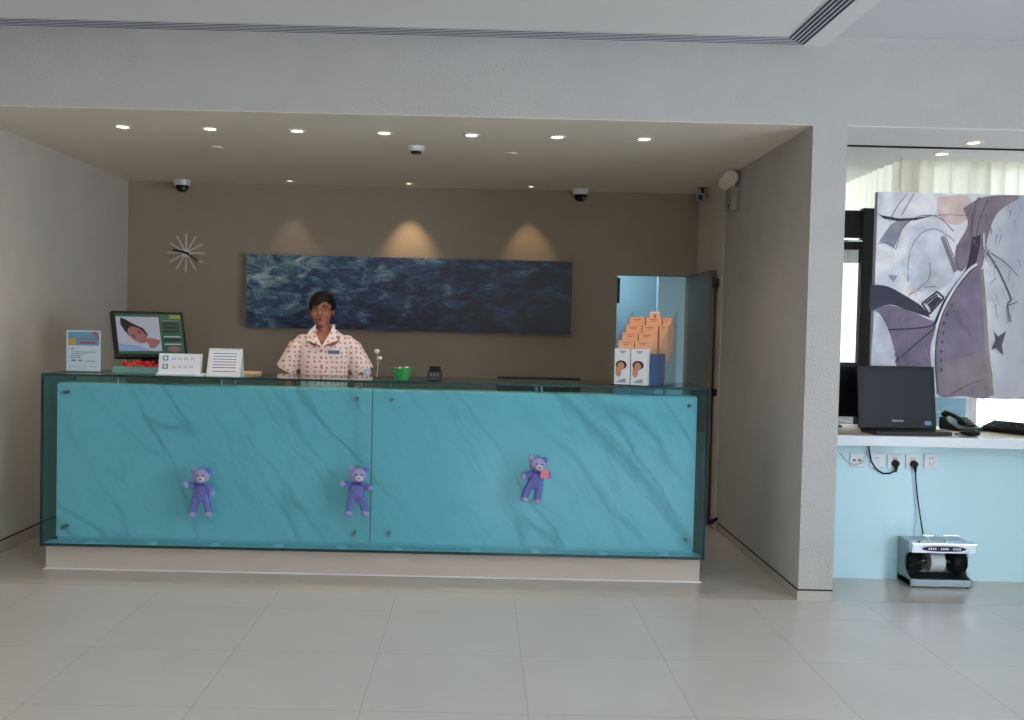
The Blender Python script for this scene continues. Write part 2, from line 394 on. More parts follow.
# lobby sides behind and beside the camera, with wide shop windows
struct(MB().box(-5.2, -5.0, -4.2, ZF, 0, HT).build('wall_lobby_left', 'plaster'))
struct(MB().box(5.0, 5.2, -4.2, -1.2, 0, HT).box(5.0, 5.2, 2.4, ZF, 0, HT).box(5.0, 5.2, -1.2, 2.4, 2.5, HT).box(5.0, 5.2, -1.2, 2.4, 0, .8).build('wall_lobby_right', 'plaster'))
struct(MB().box(-5.2, -.2, -4.4, -4.2, 0, HT).box(3.4, 5.2, -4.4, -4.2, 0, HT).box(-.2, 3.4, -4.4, -4.2, 2.2, HT).box(-.2, 3.4, -4.4, -4.2, 0, 1.0).build('wall_rear', 'plaster'))
for i, (x0, x1, y0, y1) in enumerate(((-.2, 3.4, -4.32, -4.28), (5.08, 5.12, -1.2, 2.4))):
    w = MB()
    n = 4
    for k in range(n+1):
        if i == 0: xx = x0+(x1-x0)*k/n; w.box(xx-.03, xx+.03, y0-.02, y1+.02, 1.0, 2.2)
        else: yy = y0+(y1-y0)*k/n; w.box(x0-.02, x1+.02, yy-.03, yy+.03, .8, 2.5)
    wo = struct(w.build('window_%d' % (i+2), 'white'))
    g = MB().box(x0+.015, x1-.015, y0+.015, y1-.015, (1.0, .8)[i], (2.2, 2.5)[i]).build('pane', 'winglass', wo)
# baseboards: pale recessed strip under a dark shadow gap
def base(name, x0, x1, y0, y1, z):
    struct(MB().box(x0, x1, y0, y1, 0, z-.008, 0).box(x0, x1, y0, y1, z-.008, z, 1).build(name, ['skirting', 'gap']))
base('baseboard_right', XR-.004, XR, ZF-.004, 6.9, .062)
base('baseboard_front', XR, PX, ZF-.004, ZF, .062)
base('baseboard_left', XL, XL+.004, ZF+.2, ZB, .082)
base('baseboard_back', XL, 1.105, ZB-.004, ZB, .07)

# recess on the right: soffit, back lit by windows, mint panel, niche behind the pillar
struct(MB().box(PX, 5.2, ZF+.0005, 7.6, HC-.004, HC-.0001).build('ceiling_recess', 'ceilwhite'))
struct(MB().box(PX, 5.2, 5.655, 5.675, HC-.012, HC-.004).build('trim_1', 'gap'))
struct(MB().box(PX, 5.2, 5.645, 5.70, 0, .815).build('wall_recess', 'mint'))
struct(MB().box(2.72, 5.2, 6.14, 6.26, 0, .80).box(2.72, 2.84, 6.26, 7.5, 0, .80).box(PX, 2.84, 7.38, 7.5, 0, .80).build('wall_sill', 'white'))
struct(MB().box(5.0, 5.2, ZF+.2, 6.26, 0, HC).build('wall_recess_end', 'white'))
w = MB()
for x in (3.19, 4.1, 5.0): w.box(x-.02, x+.02, 6.17, 6.23, .80, HC-.004)
w.box(2.72, 5.0, 6.17, 6.23, .80, .84); w.box(2.72, 5.0, 6.17, 6.23, HC-.05, HC-.004)
w.box(2.74, 2.80, 6.17, 6.23, .80, HC-.004); w.box(2.75, 2.80, 7.40, 7.46, .80, HC-.004); w.box(2.75, 2.80, 6.23, 7.4, .80, .84); w.box(PX, 2.8, 7.40, 7.46, .80, .84)
wo = struct(w.build('window_1', 'white'))
MB().box(2.80, 4.98, 6.195, 6.205, .84, HC-.05).box(2.77, 2.78, 6.23, 7.4, .84, HC-.01).box(PX, 2.75, 7.425, 7.435, .84, HC-.01).build('pane', 'winglass', wo)

# curtain following the bay: along the niche end, its side, then the front window
def curtain(name, label, path, z0, z1, fold, amp, group=None):
    pts = []
    for a, b in zip(path, path[1:]):
        a = Vector(a); b = Vector(b); L = (b-a).length; n = max(2, int(L/.012)); d = (b-a)/L; nr = Vector((-d.y, d.x))
        for k in range(n):
            s_ = L*k/n
            ph = 2*PI*s_/fold+.9*math.sin(s_*9)
            pts.append(a+d*s_+nr*amp*(math.sin(ph)+.35*math.sin(2.3*ph)))
    bm = bmesh.new(); rows = []
    for zi in range(7):
        z = z1+(z0-z1)*zi/6
        k = 1+.25*zi/6
        rows.append([bm.verts.new((p.x, p.y, z)) for p in pts])
    for A, B in zip(rows, rows[1:]):
        for i in range(len(A)-1): bm.faces.new((A[i], A[i+1], B[i+1], B[i]))
    me = D.meshes.new(name); bm.to_mesh(me); bm.free(); me.materials.append(M['curtain'])
    for p in me.polygons: p.use_smooth = True
    o = D.objects.new(name, me); COL.objects.link(o)
    return tag(o, label, 'curtain', group)
curtain('curtain', 'cream sheer curtain hanging along the front window above the abstract painting', [(2.62, 6.09), (4.95, 6.09)], 1.16, HC-.004, .11, .018)
curtain('curtain', 'cream sheer curtain at the side of the niche behind the pillar', [(2.67, 7.28), (2.64, 6.13)], 1.16, HC-.004, .11, .018)

curtain('curtain', 'pale sheer curtain at the far end of the niche, seen through the black stand', [(PX+.02, 7.33), (2.66, 7.33)], 1.16, HC-.004, .11, .018)
# air vent: long slotted grille along the edge of the dropped ceiling panel
v = thing('air_vent', 'long white slotted air grille turning the corner of the dropped ceiling', 'vent', (1.6, 5.05, 2.98))
ya, yb, xa, xb = 5.016, 5.146, 1.557, 1.684
zz = 2.98
ms = pm('vent_dark', (52,54,84), .7)
MB().prism([(-5.0, ya, zz-.003), (xa, ya, zz-.003), (xb, yb, zz-.003), (-5.0, yb, zz-.003)], (0,0,.003)).prism([(xa, -4, zz-.003), (xb, -4, zz-.003), (xb, yb, zz-.003), (xa, ya, zz-.003)], (0,0,.003)).build('backing', ms, v, world=True)
sl = MB(); fr = MB()
for k in range(6):
    t = k/5; y = ya+(yb-ya)*t; x = xa+(xb-xa)*t; h = .0032
    tgt = fr if k in (0, 5) else sl
    tgt.box(-5.0, x+h, y-h, y+h, zz-.0045, zz-.002); tgt.box(x-h, x+h, -4, y-h, zz-.0045, zz-.002)
fr.build('frame', 'white', v, world=True)
sl.build('slats', 'white', v, world=True)

# ---------------------------------------------------------------- room behind the doorway
struct(MB().box(.5, 2.7, ZB+.18, 10.2, -.1, 0).build('floor_back_room', 'slab'))
struct(MB().box(.5, 2.7, 10.0, 10.2, 0, 2.4).box(.3, .5, ZB+.18, 10.2, 0, 2.4).box(2.7, 2.9, ZB+.18, 10.2, 0, 2.4).build('wall_back_room', 'blueroom'))
struct(MB().box(1.645, 2.7, 8.95, 9.05, 0, 2.4).build('wall_partition', 'blueroom'))
struct(MB().box(.3, 2.9, ZB+.18, 10.2, 2.4, 2.5).build('ceiling_back_room', 'white'))
d = thing('door_1', 'open grey lacquered door leaf standing against the right alcove wall', 'door', (1.68, 7.85, 0)); struct(d)
MB().box(1.685, 1.722, 7.11, 7.845, .008, 1.895).build('leaf', 'doorleaf', d, world=True, bev=.003)
hm = MB(); hm.cyl((1.685, 7.17, .98), (1.645, 7.17, .98), .009); hm.cyl((1.65, 7.17, .98), (1.65, 7.28, .98), .008); hm.cyl((1.687,7.17,.98),(1.680,7.17,.98),.024)
hm.build('door_handle', 'steel', d, smooth=True, world=True)
MB().box(1.70, 1.745, 7.06, 7.11, 1.77, 1.83).build('door_closer', 'dark', d, world=True, bev=.005)
d2 = thing('door_2', 'flush door set in the right alcove wall', 'door', (XR, 7.4, 0)); struct(d2)
MB().box(XR-.006, XR+.001, 6.985, 7.79, .008, HC-.001).build('leaf', 'plaster', d2, world=True)
MB().box(XR-.002, XR+.001, 6.975, 6.985, .0, HC).build('joint', 'plaster', d2, world=True)
MB().cyl((XR-.006, 7.05, .99), (XR-.03, 7.05, .99), .022).cyl((XR-.012, 7.05, .99), (XR-.012, 7.05, 1.02), .02).build('door_lock', 'black', d2, smooth=True, world=True)
MB().cyl((XR-.004, 6.93, .085), (XR-.05, 6.90, .07), .012).ell((XR-.05, 6.90, .07), (.02,)*3).build('door_stop', 'black', d2, smooth=True, world=True)
# cabinet in the back room, seen as a dark strip by the left jamb
c = thing('cabinet', 'dark fitting beside the left jamb inside the blue room', 'cabinet', (1.2, 9.6, 0))
MB().box(1.05, 1.31, 9.55, 9.99, 0, 1.75).build('body', 'blueroom', c, world=True)
MB().box(1.30, 1.365, 9.50, 9.55, 1.70, 1.95).build('meter', 'black', c, world=True)

# ---------------------------------------------------------------- reception counter
GX0, GX1, GY, GT, GB = -2.472, 1.300, 5.42, 1.124, .144
SEAM = -.612
k = thing('reception_counter', 'long reception counter of white veined marble behind green glass', 'counter', (-.58, 5.7, 0))
MB().box(GX0+.005, GX1-.01, 5.488, 5.86, 0, .142).build('plinth', 'plinth', k, world=True, bev=.002)
MB().box(GX0, GX1, 5.47, 5.488, 0, .004).build('joint_highlight', 'paper', k, world=True)  # highlight along the plinth joint, put in as a thin white strip
for a, b in ((-2.415, SEAM-.003), (SEAM+.003, 1.252)):
    MB().box(a, b, 5.50, 5.525, .182, 1.060).build('marble_panel', 'marble', k, world=True, bev=.002)
MB().box(-2.415, 1.252, 5.525, 5.60, .158, 1.055).build('carcass', 'white', k, world=True)
MB().box(-2.415, 1.252, 5.60, 6.12, .76, .80).box(-2.40, -2.36, 5.60, 6.10, .142, .76).box(1.20, 1.24, 5.60, 6.10, .142, .76).box(-2.40,1.24,5.60,5.87,.142,.158).build('worktop', 'wood', k, world=True)
MB().box(-2.415, 1.252, 5.525, 5.66, 1.055, 1.066).build('stone_ledge', 'marble', k, world=True)
def pane(name, x0, x1, y0, y1, z0, z1, face_axis, mat='glass'):
    b = MB(); b.box(x0, x1, y0, y1, z0, z1)
    b.b.faces.ensure_lookup_table(); b.b.normal_update()
    for f in b.b.faces: f.material_index = 0 if abs(f.normal[face_axis]) > .5 else 1
    return b.build(name, [mat, 'glassedge'], k, world=True)
pane('front_pane', GX0, SEAM-.0015, GY, GY+.012, GB, GT-.013, 1)
pane('front_pane', SEAM+.0015, GX1, GY, GY+.012, GB, GT-.013, 1)
pane('side_pane', GX0, GX0+.012, GY+.013, 5.86, GB, GT-.013, 0)
pane('side_pane', GX1-.012, GX1, GY+.013, 5.86, GB, GT-.013, 0)
pane('glass_top', GX0, GX1, GY, 5.92, GT-.012, GT, 2, 'topglass')
pane('glass_base', GX0+.013, GX1-.013, GY+.013, 5.53, GB+.001, GB+.013, 2, 'basepanel')
for x in (-2.35, -.70, -.50, 1.205):
    for z in (.245, 1.015):
        MB().cyl((x, GY-.004, z), (x, GY-.0002, z), .009).cyl((x, GY+.012, z), (x, 5.50, z), .010).build('standoff', 'steel', k, smooth=True, world=True)
for x in (-2.2, -1.85, -1.49, -1.13, -.77, -.45, .0, .341, .718, 1.08):
    MB().lathe([(.030, 0), (.030, .006), (.022, .010), (.012, .011), (0, .011)], (x, 5.468, GB+.013)).build('foot_disc', 'white', k, smooth=True, world=True)
for x in (-2.21, -2.10, -1.50, -1.42, -.69, -.52, .33, .36, 1.08):
    MB().cyl((x, 5.58, 1.066), (x, 5.58, GT-.012), .009).build('top_support', 'steel', k, smooth=True, world=True)

# ---------------------------------------------------------------- alcove wall objects
p = thing('sea_painting', 'wide dark blue canvas of rippling sea on the back wall', 'painting', (-.584, 7.775, 1.685))
pc = MB().box(-1.311, 1.311, -.02, .02, -.294, .294).build('canvas', 'sea', p)
for sx in (-1, 1): MB().box(sx*.9-.02, sx*.9+.02, .02, .075, .1, .2).build('bracket', 'dark', p)
cl = thing('wall_clock', 'white starburst wall clock with black hands left of the sea painting', 'clock', (-2.408, 7.85, 1.983))
MB().cyl((0,-.002,0), (0,-.03,0), .034, seg=28).build('hub', 'white', cl, smooth=True)
for i in range(12):
    a = i*PI/6
    m_ = Matrix.Rotation(a, 4, 'Y')
    MB().box(.03, .155, -.018, -.008, -.0065, .0065, mat=m_).build('ray', 'dullwhite', cl)
MB().cyl((0,0,0), (0,-.012,0), .025).build('mount', 'white', cl)
for nm, ang, L, wd in (('minute_hand', math.radians(-30), .125, .006), ('hour_hand', math.radians(168), .10, .008)):
    m_ = Matrix.Rotation(-ang, 4, 'Y')
    MB().box(-.03, L, -.040, -.034, -wd, wd, mat=m_).build(nm, 'black', cl)

ORD = ['leftmost', 'second', 'third', 'fourth', 'fifth', 'sixth', 'rightmost']
fx = [-2.109, -1.600, -1.094, -.588, -.08, .420, .928]
def spot(x, y, z, e, size, col, tgt=None, blend=.5, r=.03):
    l = D.lights.new('spot', 'SPOT'); l.energy = e; l.spot_size = math.radians(size); l.spot_blend = blend; l.color = col; l.shadow_soft_size = r
    o = D.objects.new('downlight_beam', l); COL.objects.link(o); o.location = (x, y, z)
    t = Vector(tgt if tgt else (x, y, 0)); o.rotation_euler = (t-o.location).to_track_quat('-Z', 'Y').to_euler()
    return o
def downlight(x, y, z, r, label, group, glow='lamp'):
    z = min(z, HC-.003)
    t = thing('ceiling_downlight', label, 'light', (x, y, z), 0, group)
    MB().lathe([(r*.72, -.001), (r*.78, -.006), (r, -.005), (r*1.02, 0)], seg=32).build('ring', 'white', t, smooth=True)
    MB().lathe([(r*.74, -.0008), (r*.5, -.0012), (0, -.0012)], seg=24).build('bulb', glow, t, smooth=True)
    return t
WARM = (1, .80, .58)
for i, x in enumerate(fx):
    lab = 'leftmost recessed downlight of the front row in the alcove ceiling' if i == 0 else ('rightmost recessed downlight of the front row in the alcove ceiling' if i == 6 else '%s recessed downlight from the left in the front alcove row' % ORD[i])
    downlight(x, 5.63, HC, .052, lab, 'front row of alcove downlights')
    spot(x, 5.63, HC-.012, 11, 125, WARM, blend=.9)
for i, x in enumerate((-1.531, -.594, .371)):
    lab = ('left', 'middle', 'right')[i]+' small downlight by the back wall above the sea painting'
    downlight(x, 7.63, HC, .036, lab, 'small downlights over the sea painting', 'lampdim')
    spot(x, 7.66, HC-.012, (4, 24, 10)[i], 66, (1, .70, .40), (x, 7.74, 1.6), .8, .01)
downlight(2.788, 5.50, HC-.004, .05, 'front ceiling downlight over the white desk, ahead of the dark joint', 'downlights over the white desk')
downlight(2.778, 5.86, HC-.004, .05, 'back ceiling downlight over the white desk, next to the curtain', 'downlights over the white desk')

s = thing('smoke_detector', 'white round smoke detector hanging from the middle of the alcove ceiling', 'detector', (-.43, 6.04, HC-.003))
MB().lathe([(.055, 0), (.055, -.014), (.048, -.03), (.03, -.032)]).build('housing', 'white', s, smooth=True)
MB().lathe([(.034, -.032), (.03, -.045), (0, -.047)]).build('sensor', 'dark', s, smooth=True)
for x, y, lab in ((-1.728, 6.24, 'flat white ceiling disc behind the second downlight from the left'), (.168, 6.2, 'flat white ceiling disc right of the smoke detector')):
    tag(MB().lathe([(.045, 0), (.045, -.006), (.038, -.009), (0, -.009)], (0,0,0)).build('sprinkler_cover', 'ceiling', smooth=True), lab, 'ceiling disc', 'flat ceiling discs').location = (x, y, HC-.003)
def dome(x, y, lab):
    t = thing('security_camera', lab, 'camera', (x, y, HC-.002), 0, 'dome cameras')
    MB().lathe([(.068, 0), (.068, -.022), (.058, -.045)]).build('housing', 'white', t, smooth=True)
    MB().lathe([(.052, -.045), (.05, -.065), (.038, -.085), (.02, -.096), (0, -.099)]).build('dome_cover', 'black', t, smooth=True)
    MB().ell((.02, -.03, -.07), (.014, .014, .014)).build('lens', 'steel', t, smooth=True)
    return t
dome(-2.417, 7.74, 'white dome camera with black bubble above the starburst clock')
dome(.775, 7.74, 'white dome camera with black bubble above the right end of the sea painting')
e = thing('emergency_light', 'twin-head emergency light box high on the right alcove wall', 'light', (XR, 6.66, 2.36))
MB().box(-.062, 0, -.075, .075, -.085, .075).build('box', pm('old_white_enamel', (150,150,138), .5), e, bev=.006)
for sy, sz in ((-.045, .135), (.06, .12)):
    h = MB(); h.lathe([(.018, -.045), (.04, -.03), (.052, .02), (.052, .03)], (-.055, sy, sz), rot=(PI/2, 0, -.5)); h.cyl((-.03, sy, .07), (-.05, sy, sz), .01)
    h.build('lamp_head', 'dullwhite', e, smooth=True)
MB().ell((-.062, -.02, -.05), (.006, .010, .010)).build('indicator', 'black', e, smooth=True)
cm = thing('security_camera', 'small grey bullet camera in the back right corner of the alcove', 'camera', (1.70, 7.5, HC))
MB().cyl((.0, .0, 0), (0, 0, -.05), .012).box(-.03,.03,-.03,.03,-.006,0).build('bracket', 'dark', cm)
MB().cyl((.01, .06, -.06), (-.03, -.07, -.085), .032).build('housing', 'grey_metal', cm, smooth=True)
MB().cyl((-.03, -.07, -.085), (-.032, -.076, -.086), .022).build('lens', 'black', cm, smooth=True)

# ---------------------------------------------------------------- things on the counter
Z0 = GT
# poster in an acrylic stand
sg = thing('sign_holder', 'acrylic stand with a printed white leaflet at the left end of the counter', 'sign', (-2.317, 5.62, Z0))
MB().box(-.103, .103, -.004, -.001, .004, .245).box(-.103, .103, .003, .006, .004, .245).box(-.103, .103, -.05, .06, 0, .004).build('acrylic_stand', 'acrylic', sg)
pp = MB().box(-.1, .1, 0, .002, .006, .243)
def strip(b, x0, x1, z0, z1, mi, y=-.0006): b.face([(x0, y, z0), (x1, y, z0), (x1, y, z1), (x0, y, z1)], mi)
strip(pp, -.09, .09, .155, .235, 3)
pp.face([(-.09, -.0008, .155), (-.05, -.0008, .155), (-.04, -.0008, .185), (-.06, -.0008, .20), (-.09, -.0008, .19)], 4)
pp.face([(.04, -.0008, .235), (.07, -.0008, .235), (.09, -.0008, .205), (.09, -.0008, .19)], 2)
strip(pp, -.03, .09, .19, .196, 1, -.001); strip(pp, -.02, .07, .165, .178, 2, -.001)
for z, x0, x1, mi in ((.136, -.08, -.05, 1), (.128, -.075, -.06, 2), (.115, -.07, .07, 1), (.104, -.07, .02, 1), (.092, -.08, -.01, 1), (.082, -.08, -.02, 1), (.062, -.07, -.045, 1), (.062, -.03, -.01, 1), (.062, .01, .07, 1), (.03, -.085, -.07, 1), (.03, -.06, -.045, 1), (.03, -.03, -.015, 1), (.03, 0, .02, 1), (.03, .04, .075, 1)):
    strip(pp, x0, x1, z, z+(.010 if z in (.062,) and x1 < 0 else .004), mi, -.001)
pp.build('leaflet', ['paper', 'ink', 'inkred', 'inkblue', 'inkyellow'], sg)

# advertising screen leaning back, turned towards the right
TH, PH = math.radians(38), math.radians(21)
ad = thing('advertising_screen', 'black tilted screen showing a resting woman beside a green list', 'screen', (-1.978, 5.84, Z0), TH)
W_, H_ = .440, .300
Rt = Matrix.Translation((0, .02, .085)) @ Matrix.Rotation(-PH, 4, 'X')
MB().box(-W_/2, W_/2, 0, .035, 0, H_, mat=Rt).build('bezel', 'black', ad, bev=.004)
MB().box(-.10, .10, -.02, .14, 0, .012).prism([(-.05, .06, .012), (.05, .06, .012), (.04, .085, .15), (-.04, .085, .15)], (0, .03, 0)).build('stand', 'black', ad)
scr = MB(); sx0, sx1, sz0, sz1 = -W_/2+.02, W_/2-.02, .022, H_-.02
def uv(u, v_, lay): return Rt @ Vector((sx0+(sx1-sx0)*u, -.0006-.0004*lay, sz1-(sz1-sz0)*v_))
def sh(pts, mi, lay): scr.face([uv(a, b_, lay) for a, b_ in pts], mi)
def ring(cx, cy, rx, ry, rot, n=20):
    return [(cx+rx*math.cos(2*PI*i/n)*math.cos(rot)-ry*math.sin(2*PI*i/n)*math.sin(rot)*1.0, cy+(rx*math.cos(2*PI*i/n)*math.sin(rot)+ry*math.sin(2*PI*i/n)*math.cos(rot))*1.5) for i in range(n)]
sh([(0,0), (1,0), (1,1), (0,1)], 0, 0)
sh([(.0,.07), (.65,.07), (.65,.93), (.0,.93)], 1, 1)
sh([(.0,.74), (.30,.80), (.50,.93), (0,.93)], 6, 2)
sh([(.07,.09), (.13,.13), (.27,.26), (.40,.36), (.46,.52), (.40,.60), (.20,.60), (.12,.44), (.06,.26)], 2, 2)
sh(ring(.30, .53, .17, .105, .75), 3, 3)
sh([(.40,.62), (.50,.60), (.64,.66), (.62,.74), (.54,.86), (.47,.86), (.45,.76)], 3, 3)
sh(ring(.24, .56, .030, .012, .9), 2, 4); sh(ring(.33, .46, .030, .012, .9), 2, 4); sh(ring(.385, .655, .035, .016, .6), 5, 4)
sh([(.82,.0), (1,.0), (1,.10), (.82,.10)], 4, 1)
for v0, v1, mi in ((.14,.16,7), (.20,.27,2), (.30,.36,2), (.40,.46,2), (.55,.58,1), (.62,.68,2), (.74,.77,1)): sh([(.70,v0), (.96,v0), (.96,v1), (.70,v1)], mi, 1)
sh(ring(.84, .88, .10, .045, 0), 5, 1)
em = lambda n, c, s_: pm(n, (10,10,10), .25, emit=c, estr=s_)
scr.build('display', [em('lcd_green', (36,112,86), .34), em('lcd_white', (200,206,222), .40), em('lcd_dark', (28,24,40), .3), em('lcd_skin', (176,116,120), .40), em('lcd_lime', (150,160,60), .4), em('lcd_rose', (170,120,116), .35), em('lcd_blue', (150,176,220), .42), em('lcd_pale', (110,160,140), .36)], ad)

# tray of red sweets and the papers beside it
tr = thing('sweet_tray', 'low teal tray full of red wrapped sweets under the tilted screen', 'tray', (-1.985, 5.67, Z0))
MB().box(-.155, .16, -.07, .07, 0, .006).box(-.155, .16, -.07, -.064, .006, .038).box(-.155, .16, .064, .07, .006, .038).box(-.155, -.149, -.064, .064, .006, .038).box(.154, .16, -.064, .064, .006, .038).build('tray', 'teal', tr, bev=.002)
b = MB()
for i in range(70):
    x, y = random.uniform(-.13, .135), random.uniform(-.05, .05)
    b.ell((x, y, .016+.045*random.random()), (.016, .011, .010), (random.random()*3, random.random()*3, random.random()*3), seg=8, rings=6)
b.build('sweets', 'red', tr, smooth=True)['kind'] = 'stuff'
# white boxed sign
ws = thing('sign_box', 'white boxed counter sign with two rows of faint print, right of the red sweets', 'sign', (-1.725, 5.535, Z0))
b = MB().prism([(-.12, -.02, .012), (.12, -.02, .012), (.12, -.005, .122), (-.12, -.005, .122)], (0, .035, 0))
for r_, z in enumerate((.035, .082)):
    def fp(x, zz_, y=0): return (x, -.02+.015*(zz_-.012)/.11-.0006-y, zz_)
    b.face([fp(-.098, z), fp(-.066, z), fp(-.066, z+.028), fp(-.098, z+.028)], 1)
    b.face([fp(-.09, z+.006, .0004), fp(-.074, z+.006, .0004), fp(-.074, z+.022, .0004), fp(-.09, z+.022, .0004)], 0)
    for j in range(4):
        x = -.045+j*.034; b.face([fp(x, z+.004+.004*(j%2)), fp(x+.022, z+.004), fp(x+.022, z+.020), fp(x, z+.020)], 2 if (j+r_) % 2 else 3)
b.build('panel', ['paper', 'ink', pm('faint_print', (196,200,212), .6), pm('faint_pink', (226,196,200), .6)], ws)
MB().box(-.125, .125, -.045, .06, 0, .012).build('base', 'paper', ws, bev=.002)
tag(MB().box(-1.62, -1.575, 5.47, 5.60, Z0, Z0+.010).build('note_pad', 'paper', bev=.001), 'small white note pad lying between the sign box and the desk calendar', 'note pad')
# desk calendar
ca = thing('desk_calendar', 'white spiral desk calendar standing left of the woman', 'calendar', (-1.468, 5.55, Z0))
b = MB().prism([(-.098, -.05, 0), (-.098, -.046, 0), (-.095, .002, .158), (-.095, -.002, .158)], (.192, 0, 0)).prism([(-.096, .05, 0), (-.096, .046, 0), (-.094, -.002, .158), (-.094, .002, .158)], (.19, 0, 0))
b.build('card', 'white', ca)
b = MB()
def cf(x, t, y=.0006): return (x, -.05+.048*t-y, .158*t)
b.face([cf(-.082, .08), cf(.082, .08), cf(.082, .90), cf(-.082, .90)], 0)
for i, t in enumerate((.16, .30, .40, .50, .60, .70, .80)):
    b.face([cf(-.068, t, .0012), cf(.068, t, .0012), cf(.068, t+.03, .0012), cf(-.068, t+.03, .0012)], 2 if i in (0, 2) else 1)
b.build('page', ['paper', 'ink', 'inkred'], ca)
b = MB()
for i in range(10):
    x = -.08+i*.0178
    b.tube([(x, .008*math.cos(a), .158+.008*math.sin(a)) for a in [j*PI/5 for j in range(10)]], .0012, 6, closed=True)
b.build('spiral', 'steel', ca)
# peach pad
tag(MB().prism([(-1.52, 5.72, Z0), (-1.36, 5.72, Z0), (-1.33, 5.86, Z0), (-1.5, 5.86, Z0)], (0, 0, .014)).build('notebook', 'peach', bev=.002), 'thin peach notebook lying right of the desk calendar', 'notebook')
# two-bud ornament and round clip sign
on = thing('bud_ornament', 'thin stemmed ornament with two white buds right of the woman', 'ornament', (-.607, 5.68, Z0))
MB().lathe([(.026, 0), (.026, .006), (.008, .010), (.004, .012)]).build('base', 'acrylic', on, smooth=True)
MB().tube([(0, 0, .008), (.002, 0, .06), (-.004, 0, .15)], .0025).tube([(.002, 0, .06), (.012, 0, .11)], .002).build('stem', pm('beige_stem', (200,180,150), .6), on, smooth=True)
for c_, r_ in (((-.004, 0, .158), .017), ((.013, 0, .118), .014)):
    MB().ell(c_, (r_, r_, r_*.8)).build('bud', 'white', on, smooth=True)
rs = thing('round_clip_sign', 'small round white sign with a violet ring on a clear pin', 'sign', (-.655, 5.56, Z0))
MB().cyl((0, 0, 0), (0, 0, .022), .004).lathe([(.018, 0), (.018, .003), (0, .003)]).build('pin', 'acrylic', rs)
b = MB().cyl((0, 0, .04), (0, .004, .04), .023, seg=28, mi=0)
b.build('disc', 'paper', rs, smooth=True)
b = MB(); b.tube([(.016*math.cos(a), -.001, .04+.016*math.sin(a)) for a in [j*PI/12 for j in range(24)]], .0022, 6, closed=True); b.tube([(.007*math.cos(a), -.001, .04+.007*math.sin(a)) for a in [j*PI/8 for j in range(13)]], .002, 6)
b.build('ring_print', pm('violet_print', (130,110,165), .6), rs)
# bowl
bo = thing('bowl', 'small green patterned bowl on the glass top', 'bowl', (-.457, 5.63, Z0))
MB().lathe([(.038, 0), (.040, .004), (.058, .045), (.071, .066), (.068, .066), (.055, .045), (.034, .008), (0, .008)]).build('bowl_body', 'greenbowl', bo, smooth=True)
b = MB()
for i in range(16): b.ell((random.uniform(-.04, .04), random.uniform(-.04, .04), .05+.014*random.random()), (.015, .010, .009), (i, i*2, i*3), seg=8, rings=6, mi=i % 3)
b.build('sweets', ['greenbowl', 'paper', 'red'], bo, smooth=True)['kind'] = 'stuff'
# card reader
cr = thing('card_reader', 'small black card terminal right of the green bowl', 'card reader', (-.265, 5.62, Z0))
MB().prism([(-.042, -.04, 0), (-.042, .06, 0), (-.040, .05, .058), (-.040, -.02, .045)], (.083, 0, 0)).build('body', 'dark', cr, bev=.004)
MB().box(-.033, .033, .005, .05, .046, .078).build('printer_hood', 'black', cr, bev=.006)
b = MB()
for i in range(3):
    for j in range(3): b.box(-.026+i*.02, -.012+i*.02, -.030+j*.0001, -.026, .012+j*.011, .019+j*.011)
b.build('keypad', 'ink', cr)
# low black desk monitor seen from behind
mo = thing('monitor', 'black monitor back rising just above the glass counter top', 'monitor', (.37, 6.02, .80))
MB().box(-.262, .262, -.012, .022, .04, .332).box(-.20, .20, -.03, -.012, .09, .28).build('housing', 'black', mo, bev=.006)
MB().box(-.10, .10, -.09, .05, 0, .010).box(-.03, .03, -.05, -.03, .010, .2).build('stand', 'black', mo)
tag(MB().box(-.47, -.32, 5.70, 5.86, .80, .826).build('ledger', 'dark', bev=.003), 'dark ledger lying on the inner worktop behind the green bowl', 'book')

# ---------------------------------------------------------------- display rack with boxes
RA = math.radians(-30)
rk = thing('display_rack', 'clear stepped acrylic rack of product boxes at the right end of the counter', 'rack', (.775, 5.545, Z0), RA)
BW, BD, BH, ST = .100, .056, .205, .046
# local x = across columns, y = depth, boxes' front left corner at 0,0
b = MB()
b.box(-.012, .275, -.02, .30, 0, .005)
for i in range(1, 5): b.box(-.004, .262, i*BD+.001, (i+1)*BD-.003, .005+i*ST-.004, .005+i*ST)
b.build('steps', 'acrylic', rk)
for x in (-.010, .267):
    MB().prism([(x, -.02, .005), (x, .30, .005), (x, .30, .43), (x, .28, .43), (x, -.015, .21), (x, -.02, .19)], (.004, 0, 0)).build('side_panel', 'acrylic', rk)
MB().box(-.006, .267, .296, .300, .005, .36).build('back_panel', 'acrylic', rk)
b = MB().box(.208, .252, BD*.6, BD+.10, .005, .185)
b.build('riser', 'blue', rk, bev=.002)
b = MB().box(.105, .165, .284, .288, .36, .43)
b.face([(.112, .2832, .366), (.158, .2832, .366), (.158, .2832, .424), (.112, .2832, .424)], 1)
b.face([(.124, .2826, .378), (.134, .2826, .378), (.135, .2826, .392), (.139, .2826, .378), (.149, .2826, .378), (.139, .2826, .414), (.131, .2826, .414)], 2)
b.build('sign_card', ['paper', 'orange', 'inkred'], rk)
rkm = Matrix.Translation((.775, 5.545, Z0)) @ Matrix.Rotation(RA, 4, 'Z')
